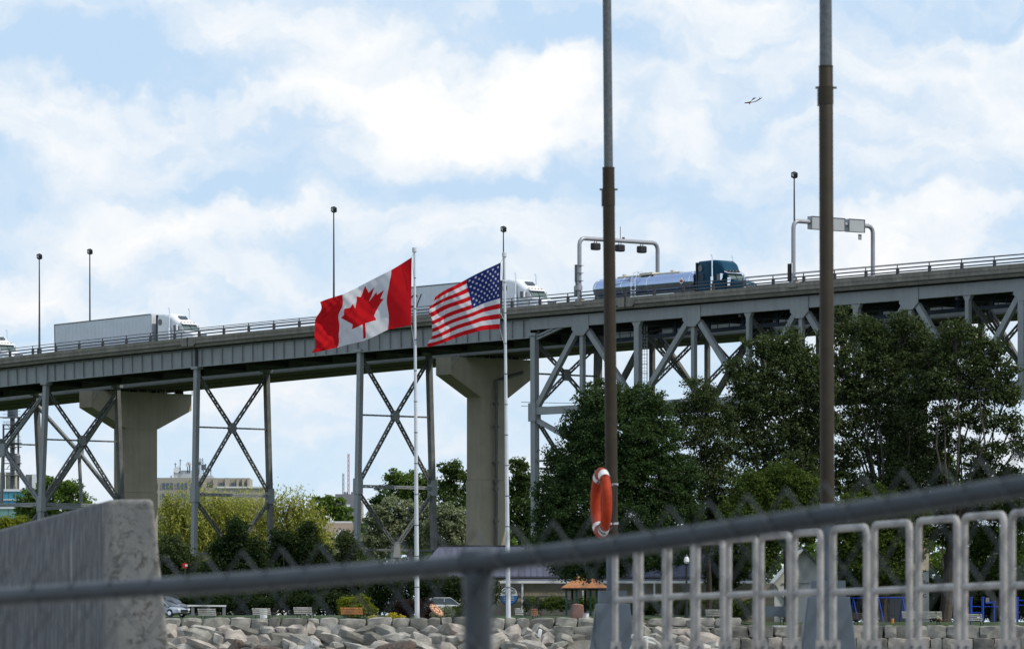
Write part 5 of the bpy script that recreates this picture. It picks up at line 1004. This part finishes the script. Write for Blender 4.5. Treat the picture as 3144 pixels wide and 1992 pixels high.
# ---------------------------------------------------------------- kite and gulls
Ykk = 320.; e = empty('kite', P(2296,318,Ykk), 'small bird-shaped kite with green, yellow and purple cloth and two tails, high in the sky', 'kite'); q_ = lambda px, py, dy=0: P(px,py,Ykk+dy)-e.location
MB().loft([[q_(2286,315.5),q_(2286,318.5),q_(2287,317,.2)],[q_(2292,314.5),q_(2292,318),q_(2293,316,.25)],[q_(2298,314),q_(2298,318),q_(2298,316,.2)]]).build('kite_head', M['fblue'] if 0 else M['maroon'], e)
MB().add([q_(2296,314,-.1),q_(2304,312),q_(2306,315,.3),q_(2301.5,321),q_(2299,318,.1)],[(0,1,2,4),(2,3,4)]).build('kite_body', M['sgrey'] if 0 else M['orange'], e); MB().add([q_(2303,312.5),q_(2308,308.5,.1),q_(2306.5,316,.25)],[(0,1,2)]).build('kite_wing', M['lime'], e)
MB().add([q_(2300,317),q_(2304.5,317),q_(2301.8,322)],[(0,1,2)]).build('kite_keel', M['maroon'], e)
MB().tube([q_(2307,310),q_(2311,306),q_(2315,303),q_(2321,301)],[.01,.03,.045,.01],5).build('kite_tail', M['navy'], e); MB().tube([q_(2306,316),q_(2312,314),q_(2319,313),q_(2326,309),q_(2332,305),q_(2336,303),q_(2340,299)],[.01,.022,.022,.028,.03,.025,.006],5).tube([q_(2331,305),q_(2332,301),q_(2334,297)],[.012,.012,.003],4).build('kite_tail', M['maroon'], e)
def gull(px, ytop, Y_, body, head, label, sc=1., flip=1, tuck=False):
    z0 = 1.86; top = P(0,ytop,Y_).z - z0; p = P(px, 0, Y_); e = empty('gull', (p.x, Y_, z0), label, 'gull', 'gulls standing on the quay edge'); k_ = top/.42; f_ = flip
    def X(x, z, r_, y=0): return (Vector((f_*x*k_, y*k_, z*k_)), r_*k_)
    bd = [X(-.27,.235,.012),X(-.20,.245,.035),X(-.12,.25,.062),X(-.02,.25,.082),X(.08,.27,.075),X(.13,.30,.052),X(.155,.345,.042),X(.175,.372,.046),X(.205,.368,.034),X(.23,.362,.016)]
    if tuck: bd = [X(-.2,.28,.02),X(-.12,.30,.06),X(-.02,.30,.088),X(.07,.31,.09),X(.12,.335,.07),X(.15,.36,.055),X(.18,.355,.03)]
    MB().tube([a_ for a_, _ in bd],[b__ for _, b__ in bd],12).build('body', body, e, smooth=True)
    if head is not body: hd = bd[-5:]; MB().tube([a_ for a_, _ in hd],[b__*1.03 for _, b__ in hd],12).build('head_plumage', head, e, smooth=True)
    en = bd[-1][0]; MB().tube([en, en+Vector((f_*.045*k_,0,-.008*k_)), en+Vector((f_*.06*k_,0,-.022*k_))],[.013*k_,.010*k_,.002*k_],8).build('bill', M['gbill'], e, smooth=True)
    hp = bd[-3][0]
    for s_ in (-1,1):
        MB().tube([hp+Vector((f_*.012*k_,s_*.036*k_,.006*k_)),hp+Vector((f_*.012*k_,s_*.044*k_,.006*k_))],.006*k_,6).build('eye', M['black'], e)
        MB().tube([X(-.33,.215,0,s_*.01)[0],X(-.22,.245,0,s_*.045)[0],X(-.08,.27,0,s_*.07)[0],X(.06,.275,0,s_*.062)[0]],[.006*k_,.03*k_,.05*k_,.02*k_],8).build('wing', body, e, smooth=True)
        MB().tube([X(.0,.19,0,s_*.03)[0],X(.01,.08,0,s_*.03)[0],X(0,.0,0,s_*.03)[0]],.006*k_,5).box(X(.03,.006,0,s_*.03)[0],(.07*k_,.05*k_,.008)).build('leg', M['benchw'], e)
gull(662, 1957, 84, M['gbrown'], M['gbrown'], 'mottled brown gull with a dark bill, nearest the concrete wall end'); gull(893, 1960, 84, M['ggrey'], M['gwhite'], 'grey-backed gull with a pale head, second in the row of gulls', .9)
gull(842, 1974, 84.6, M['gbrown'], M['gbrown'], 'brown gull crouched behind the grey-backed gull', .8, -1, True); gull(1208, 1959, 82, M['gbrown'], M['gbrown'], 'speckled gull with tucked neck, furthest right of the gulls', 1., 1, True)
# ---------------------------------------------------------------- trees and shrubs
def foliage(name, parent, org, ells, m, leaf, dens, droop=0., clump=28, crad=.62, hollow=.35):
    cs, ns = [], []; lt = []
    for c, rx, ry, rz in ells:
        n = max(8, int(dens * DENS * math.pi * rx * rz / (leaf * leaf) / clump))
        lt.append(np.full(n, rng.random())); d = rng.normal(size=(n, 3)); d /= np.linalg.norm(d, axis=1)[:, None]
        r = hollow + (1.03 - hollow) * rng.random(n) ** .55
        r *= 1 + .16 * np.sin(d[:, 0] * 7 + c[0]) * np.cos(d[:, 2] * 6 + c[2])
        cs.append(np.array(c)[None] + d * r[:, None] * np.array([rx, ry, rz])[None])
    C = np.concatenate(cs); n = len(C); k = clump
    off = rng.normal(size=(n, k, 3)); off /= np.linalg.norm(off, axis=2)[..., None]
    cr = crad * (.55 + .9 * rng.random(n)); off *= (rng.random((n, k, 1)) ** .45) * cr[:, None, None]
    if droop: off[..., 2] *= 1 + droop * 1.5; off[..., :2] *= .7
    else: off[..., 2] *= .62
    Pn = (C[:, None] + off).reshape(-1, 3); N = len(Pn)
    nr = rng.normal(size=(N, 3)); nr[:, 2] += .55; nr[:,:] += .9 * (off / (np.linalg.norm(off, axis=2)[..., None] + 1e-6)).reshape(-1, 3); nr /= np.linalg.norm(nr, axis=1)[:, None]
    t = rng.normal(size=(N, 3))
    if droop: t[:, 2] -= 3.2 * droop
    t -= nr * (t * nr).sum(1)[:, None]; t /= np.linalg.norm(t, axis=1)[:, None]; b = np.cross(nr, t)
    s = leaf * (.6 + .8 * rng.random(N)); asp = (.30 if droop else .62)
    a = t * s[:, None]; w = b * (s * asp)[:, None] * .5
    V = np.stack([Pn - a * .5, Pn + w, Pn + a * .5, Pn - w], 1).reshape(-1, 3) - np.array(org)[None]
    me = bpy.data.meshes.new(name); me.vertices.add(4 * N); me.vertices.foreach_set('co', V.astype(np.float32).ravel())
    me.loops.add(4 * N); me.loops.foreach_set('vertex_index', np.arange(4 * N, dtype=np.int32)); me.polygons.add(N)
    me.polygons.foreach_set('loop_start', np.arange(0, 4 * N, 4, dtype=np.int32)); me.polygons.foreach_set('loop_total', np.full(N, 4, np.int32))
    at = me.attributes.new('tint', 'FLOAT', 'FACE')
    tint = np.repeat(rng.random(n) * .45 + np.concatenate(lt) * .25, k) + rng.random(N) * .3; at.data.foreach_set('value', tint.astype(np.float32))
    me.materials.append(m); me.update(calc_edges=True); o = link(name, me, parent); return N
NL = 0; DENS = 25.
def tree(name, label, lobes, Y, m, leaf=.22, dens=1., base=None, trunk=.28, droop=0., cat='tree', group='trees and shrubs in the park', depth=.8, lean=None, bark='bark', crad=.62, limbs=True):
    global NL
    k = Y / F; ells = []; xs = [l[0] for l in lobes]; bx = base if base is not None else sum(xs) / len(xs)
    p = P(bx, 0, Y); p.z = G(p.x, Y); e = empty(name, p, label, cat, group)
    for i, l in enumerate(lobes):
        cx, cy, rx, ry = l[:4]; rx *= 1.08; ry *= 1.1; rr_ = (rx + ry) / 2 * k * depth; dy = (((i * 37) % 11) / 10 - .5) * rr_ * 1.2 if len(l) < 5 else l[4]
        c = P(cx, cy, Y + dy); rz = ry * k
        if c.z - rz < p.z - .2: pass
        ells.append((tuple(c), rx * k, rr_, rz))
    NL += foliage('crown' if cat == 'tree' else 'foliage', e, p, ells, m, leaf, dens, droop, crad=crad)
    if trunk:
        mb = MB(); top = sum((Vector(c) for c, *_ in ells), Vector()) / len(ells); tv = top - Vector(p)
        zlow = max(.6, min(c[2] - rz for c, _, _, rz in ells) - p.z); fork = Vector((tv.x * .25, tv.y * .3, min(tv.z * .45, max(zlow + 1., tv.z * .25))))
        mb.tube([Vector((0, 0, -.3)), Vector((0, 0, .3)), fork * .5 + Vector((.1, 0, 0)), fork], [trunk * 1.35, trunk, trunk * .85, trunk * .75], 9)
        mb.build('trunk', M[bark], e, smooth=True)
        if limbs:
            mb = MB()
            for c, rx, ry, rz in ells:
                t_ = Vector(c) - p; L_ = (t_ - fork).length; mid = fork.lerp(t_, .5) + Vector((rng.normal() * .06 * L_, rng.normal() * .06 * L_, -.04 * L_)); r0 = trunk * .30
                mb.tube([fork, mid, t_], [r0, r0 * .6, r0 * .25], 6)
                for _ in range(4):
                    d = Vector((rng.normal() * rx, rng.normal() * ry * .8, rng.normal() * rz * .8)) * .6; mb.tube([mid.lerp(t_, .6), t_ + d * .5 + Vector((0, 0, -.2)), t_ + d], [r0 * .3, r0 * .18, .015], 4)
            mb.build('limbs', M[bark], e)
    return e
# the tall trees in front of the truss
tree('maple_tree', 'rounded dark green tree behind the left quay pole and life ring', [(1850,1225,72,52),(1965,1240,80,52),(1790,1310,62,60),(1895,1330,120,80),(2010,1350,80,80),(1748,1420,75,62),(1860,1440,120,90),(1990,1470,105,90),(2085,1480,60,80),(1715,1510,70,60),(1690,1590,52,60),(1800,1560,110,80),(1930,1590,120,80),(2070,1600,95,80),(1680,1670,60,50),(1780,1660,100,60),(1890,1690,110,60),(2010,1690,100,60),(1790,1740,90,40),(1885,1735,50,36)], 492, LM['deep'], .21, 1.05, 1880, .34, crad=.55)
tree('young_cottonwood_tree', 'slimmer dark tree between the rounded tree and the tall cottonwoods', [(2150,1205,52,40),(2085,1262,42,30),(2190,1270,72,45),(2120,1325,60,45),(2200,1350,70,60),(2160,1440,70,55),(2215,1490,70,70),(2150,1550,80,55),(2210,1610,80,70),(2140,1655,70,46)], 498, LM['olive'], .20, .72, 2175, .26)
tree('cottonwood_tree', 'tall dark cottonwood just left of the right quay pole', [(2262,1135,40,30),(2345,1062,52,36),(2420,1058,48,44),(2300,1175,62,42),(2390,1130,80,50),(2475,1130,60,60),(2330,1240,85,50),(2440,1230,80,60),(2265,1300,55,40),(2365,1330,80,50),(2470,1330,70,60),(2300,1390,60,40),(2420,1420,90,50),(2340,1480,70,45),(2480,1500,70,60),(2280,1550,60,50),(2390,1560,80,50),(2520,1180,46,60),(2515,1290,50,60),(2510,1400,40,50)], 500, LM['olive'], .24, .84, 2420, .42, bark='barkl')
tree('cottonwood_tree', 'tallest dark cottonwood, its crown just right of the right quay pole', [(2582,975,18,36),(2572,1030,45,40),(2650,1012,46,40),(2770,990,44,30),(2700,1040,60,36),(2800,1030,62,40),(2600,1110,70,50),(2720,1110,80,50),(2830,1105,70,50),(2590,1195,60,45),(2690,1200,85,52),(2810,1195,80,50),(2600,1290,50,50),(2700,1290,70,50),(2800,1280,60,45),(2620,1390,60,50),(2730,1390,60,45),(2590,1480,60,50),(2680,1500,80,45),(2780,1360,60,40),(2760,1440,60,45),(2830,1390,40,40),(2840,1480,60,45),(2770,1530,80,40)], 503, LM['olive'], .24, .80, 2715, .45, bark='barkl')
tree('cottonwood_tree', 'dark cottonwood at far right with sky showing through its lower branches', [(2935,1010,42,26),(2985,1040,48,36),(2900,1070,50,40),(3060,1070,36,24),(2960,1115,80,46),(3060,1130,62,44),(2900,1180,56,50),(3000,1200,80,46),(3095,1210,42,42),(2920,1275,56,40),(3020,1290,62,38),(3110,1300,32,34),(3130,1370,30,36),(2950,1370,46,30),(3050,1385,50,30),(2910,1450,46,32),(3090,1460,46,30),(3000,1480,46,26),(2880,1340,40,36),(2870,1420,46,40),(3010,1430,50,34),(2930,1530,60,36),(3060,1540,70,36)], 501, LM['olive'], .24, .76, 2905, .45, bark='barkl')
tree('spreading_tree', 'olive green spreading tree crossed by the grey top rail, left of the right quay pole', [(2320,1500,60,50),(2400,1470,60,50),(2470,1500,50,46),(2290,1580,80,56),(2390,1570,90,60),(2470,1590,60,56),(2270,1660,70,46),(2370,1640,80,44),(2470,1630,50,36),(2330,1715,60,34)], 490, LM['under'], .19, 1., 2330, .22, crad=.5)
tree('spreading_tree', 'green tree behind the guard railing, just right of the right quay pole', [(2610,1580,70,60),(2700,1560,80,60),(2790,1590,70,50),(2590,1660,60,50),(2680,1660,90,60),(2780,1680,70,50),(2640,1740,80,44),(2730,1760,80,36),(2600,1790,40,30)], 496, LM['under'], .19, 1., 2712, .30, crad=.5)
tree('spreading_tree', 'loose light green tree at the right edge behind the guard railing', [(2960,1570,56,42),(3060,1560,66,46),(3130,1580,40,50),(2990,1650,60,46),(3080,1660,70,54),(3000,1730,56,40),(3100,1750,60,46),(2950,1780,40,26)], 515, LM['mid'], .20, .8, 3050, .25)
tree('distant_tree', 'small sunlit yellow-green tree seen through the gap under the far right cottonwood', [(2890,1415,36,34),(2885,1470,44,34),(2930,1500,40,30)], 720, LM['fresh'], .34, .9, 2890, .2)
tree('distant_tree', 'sunlit green tree low at the right edge beyond the cottonwoods', [(3010,1500,60,36),(3100,1490,60,44),(3060,1540,80,40)], 730, LM['mid'], .34, .9, 3060, .2)
tree('dark_tree', 'dark tree trunked group between the rounded tree and the white gabled building', [(2215,1735,60,36),(2225,1780,44,36),(2195,1770,30,30),(2265,1745,40,34)], 505, LM['deep'], .2, .9, 2200, .2)
# beyond the bridge at left and centre
tree('willow_tree', 'broad yellow-green willow right of the concrete pier at left', [(520,1590,40,50),(560,1570,60,46),(640,1560,64,40),(590,1630,90,60),(700,1580,60,50),(680,1640,80,60),(540,1680,70,60),(640,1700,90,60)], 680, LM['willow'], .42, 1., 600, .5, droop=.7, crad=.8)
tree('willow_tree', 'yellow-green willow seen behind the second pair of bridge legs', [(740,1575,60,42),(800,1570,50,42),(780,1640,80,60),(760,1710,90,50)], 690, LM['willow'], .42, 1., 780, .45, droop=.7, crad=.8)
tree('willow_tree', 'brightest yellow willow left of the brown roofed house', [(865,1552,40,32),(920,1560,46,34),(880,1610,70,46),(950,1620,60,50),(905,1670,80,60),(990,1690,50,50),(860,1720,60,50)], 685, LM['willow'], .42, 1.05, 910, .45, droop=.7, crad=.8)
tree('distant_tree', 'round green tree left of the purple-grey block', [(985,1545,32,26),(1030,1548,30,26),(1000,1580,50,30),(1055,1585,30,30)], 900, LM['fresh'], .42, 1., 1005, .3)
tree('distant_tree', 'tall sunlit green tree behind the left flagpole', [(1210,1460,26,20),(1245,1480,40,26),(1290,1465,32,24),(1320,1500,26,34),(1215,1510,36,24),(1280,1520,50,34)], 700, LM['fresh'], .32, 1., 1260, .3)
tree('sage_tree', 'pale sage green tree in the middle of the third pair of bridge legs', [(1160,1590,40,40),(1200,1560,40,34),(1250,1590,50,46),(1310,1580,50,40),(1210,1640,70,46),(1290,1650,70,40),(1140,1660,50,50)], 660, LM['pale'], .3, 1., 1230, .35, crad=.55)
tree('sage_tree', 'pale sage green tree left of the middle concrete pier', [(1370,1590,50,40),(1410,1610,36,40),(1350,1640,60,44),(1410,1665,40,34)], 650, LM['pale'], .3, 1., 1385, .3, crad=.55)
tree('distant_tree', 'dark green tree touching the left side of the middle concrete pier', [(1385,1440,34,26),(1410,1480,44,36),(1375,1500,30,26),(1405,1540,50,36)], 690, LM['mid'], .32, 1., 1400, .35)
tree('conifer_tree', 'small dark conifer tip between the block and the sunlit tree', [(1165,1512,10,16),(1166,1535,20,18),(1163,1560,28,20)], 670, LM['deep'], .3, 1.1, 1165, .2)
tree('distant_tree', 'dark green tree right of the middle concrete pier and right flagpole', [(1590,1430,30,24),(1620,1470,34,30),(1590,1500,40,36),(1600,1560,46,40),(1610,1620,50,40),(1640,1560,30,30)], 640, LM['mid'], .3, 1., 1605, .35)
tree('distant_tree', 'green tree between the leftmost bridge legs', [(85,1530,34,24),(150,1490,36,26),(190,1500,36,26),(225,1500,28,20),(160,1530,60,30),(230,1540,50,24),(262,1552,22,14),(120,1570,70,30),(200,1575,70,26)], 760, LM['fresh'], .34, 1., 180, .35)
tree('yellow_shrub', 'low yellow shrub at the left edge under the teal building', [(20,1612,40,22),(66,1604,22,20),(40,1640,60,24)], 700, LM['yell'], .3, 1., 40, 0, cat='shrub')
# dark shrubbery along the park
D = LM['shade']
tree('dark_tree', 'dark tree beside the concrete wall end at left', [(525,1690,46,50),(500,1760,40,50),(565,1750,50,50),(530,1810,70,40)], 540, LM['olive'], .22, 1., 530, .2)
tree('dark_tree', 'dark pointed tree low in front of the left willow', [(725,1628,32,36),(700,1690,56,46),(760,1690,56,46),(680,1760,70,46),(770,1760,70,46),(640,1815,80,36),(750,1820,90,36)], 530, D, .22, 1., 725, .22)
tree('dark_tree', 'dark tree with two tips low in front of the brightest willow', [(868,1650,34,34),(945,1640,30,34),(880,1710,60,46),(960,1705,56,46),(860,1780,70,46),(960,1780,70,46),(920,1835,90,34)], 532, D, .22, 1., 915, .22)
tree('dark_tree', 'grey-green dark tree just left of the third pair of bridge legs', [(1062,1660,22,34),(1082,1700,30,40),(1040,1740,50,44),(1100,1770,50,44),(1060,1820,80,40)], 530, LM['olive'], .22, 1., 1068, .2)
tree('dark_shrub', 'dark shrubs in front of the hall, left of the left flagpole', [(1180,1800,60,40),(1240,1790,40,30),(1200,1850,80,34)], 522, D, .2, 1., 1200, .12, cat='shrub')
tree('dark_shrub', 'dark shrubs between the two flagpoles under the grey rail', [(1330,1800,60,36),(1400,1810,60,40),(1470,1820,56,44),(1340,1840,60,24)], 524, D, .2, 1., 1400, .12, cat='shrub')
tree('flowering_bush', 'yellow-green bush behind the orange bench', [(1070,1850,28,20),(1105,1848,26,20),(1125,1868,24,24),(1080,1872,40,20)], 487, LM['yell'], .13, 1., 1095, 0, cat='bush', crad=.3)
tree('plum_bush', 'dark plum coloured bush left of the left flagpole', [(1245,1868,30,24),(1232,1880,26,14)], 485, LM['plum'], .13, 1.1, 1245, 0, cat='bush', crad=.3)
tree('plum_bush', 'dark plum coloured bush right of the left flagpole', [(1302,1868,28,26),(1318,1882,20,14)], 485, LM['plum'], .13, 1.1, 1302, 0, cat='bush', crad=.3)
tree('yellow_flowers', 'low yellow flowers on top of the sea wall left of the left flagpole', [(1208,1888,14,7),(1232,1892,14,5),(1148,1894,12,5)], 481, LM['gold'], .10, 1., 1208, 0, cat='flowers', crad=.16)
tree('round_bush', 'grey-green round bush beside the carved disc', [(1345,1884,20,16),(1372,1880,20,18)], 482, LM['pale'], .10, 1.1, 1355, 0, cat='bush', crad=.22)
tree('round_bush', 'darker round bush in front of the pale car', [(1400,1882,26,22),(1430,1878,26,24)], 483, LM['under'], .12, 1.1, 1412, 0, cat='bush', crad=.25)
for a_, b__, lab in ((1610,1660,'short clipped hedge right of the white porch post'),(1672,1745,'clipped hedge left of the picnic shelter'),(1760,1835,'clipped hedge behind the reddish boulder'),(1930,2030,'green hedge seen through the left gaps of the guard railing'),(2070,2200,'hedge seen behind the lantern post'),(2215,2330,'hedge left of the white gabled building')):
    tree('hedge', lab, [((a_*3+b__)/4,1852+(6 if a_>1900 else 0),(b__-a_)*.32,20),((a_+b__*3)/4,1854+(6 if a_>1900 else 0),(b__-a_)*.32,20)]+([((a_+b__)/2,1878,(b__-a_)*.45,20)] if a_ > 1900 else []), 526 if a_ < 1900 else 500, LM['under'], .14, 1.1, None, 0, cat='hedge', group='hedges', crad=.3)
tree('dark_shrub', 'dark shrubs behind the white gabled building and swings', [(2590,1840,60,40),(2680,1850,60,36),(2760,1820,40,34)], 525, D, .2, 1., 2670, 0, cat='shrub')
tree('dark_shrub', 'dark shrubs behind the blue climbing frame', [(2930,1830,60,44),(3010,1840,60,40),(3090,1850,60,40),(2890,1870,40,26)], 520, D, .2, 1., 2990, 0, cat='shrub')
e = empty('far_wood', (0, 1150, G(0, 1150))); e_ = e; _c = []
for k_ in range(112): _c.append((tuple(P(-1600+57*k_+18*math.sin(k_*2.3), 1672+14*math.sin(k_*1.7)+(60 if k_%2 else 0), 1150+30*math.sin(k_))), 4.2, 5., 4.6))
bpy.data.objects.remove(e); NL += foliage('far_wood', None, (0,0,0), _c, LM['fresh'], .8, .55, crad=1.2); tag(bpy.data.objects['far_wood'], 'far off band of green woodland behind the park trees', None, None, 'stuff')
for a_, b__, yy in ((486,640,524),(640,800,526),(800,960,524),(960,1130,526)):
    tree('understorey_shrub', {486:'low dark shrub row beside the concrete wall end',640:'low dark shrub row behind the two benches nearest the cars',800:'low dark shrub row behind the middle bench',960:'low dark shrub row behind the orange bench'}[a_], [(a_+(b__-a_)*f_,1860-8*(i_%2),(b__-a_)*.2,30) for i_, f_ in enumerate((.1,.36,.64,.9))], yy, LM['shade'], .22, 1., None, 0, cat='shrub', group='shrub rows')
for a_, b__, yy, lab in ((1640,1760,556,'dark shrubs behind the left end of the picnic shelter'),(2560,2760,530,'dense shrubs filling the back under the swings'),(2760,2960,531,'dense shrubs filling the back near the tall board'),(2960,3200,532,'dense shrubs filling the back by the climbing frame')):
    tree('understorey_shrub', lab, [(a_+(b__-a_)*f_, y_, (b__-a_)*.16, 44) for f_ in (.1,.36,.64,.9) for y_ in (1800,1865)], yy, LM['under'] if a_ == 2760 else LM['shade'], .22, 1., None, 0, cat='shrub', group='shrub rows')
# taller tree trunks near the white panel
e = tree('twin_trunk_tree', 'tree with leaning dark trunks right of the tall white panel', [(2880,1560,50,40),(2930,1600,50,40),(2890,1640,60,30)], 506, LM['under'], .2, .9, 2895, 0)
for a_, b__, r_ in (((2893,1895),(2915,1640),.26),((2915,1895),(2900,1700),.16),((2940,1890),(2925,1680),.14)): MB().tube([P(*a_,506)-e.location, P(*b__,506)-e.location],[r_,r_*.75],8).build('trunk', M['bark'], e, smooth=True)
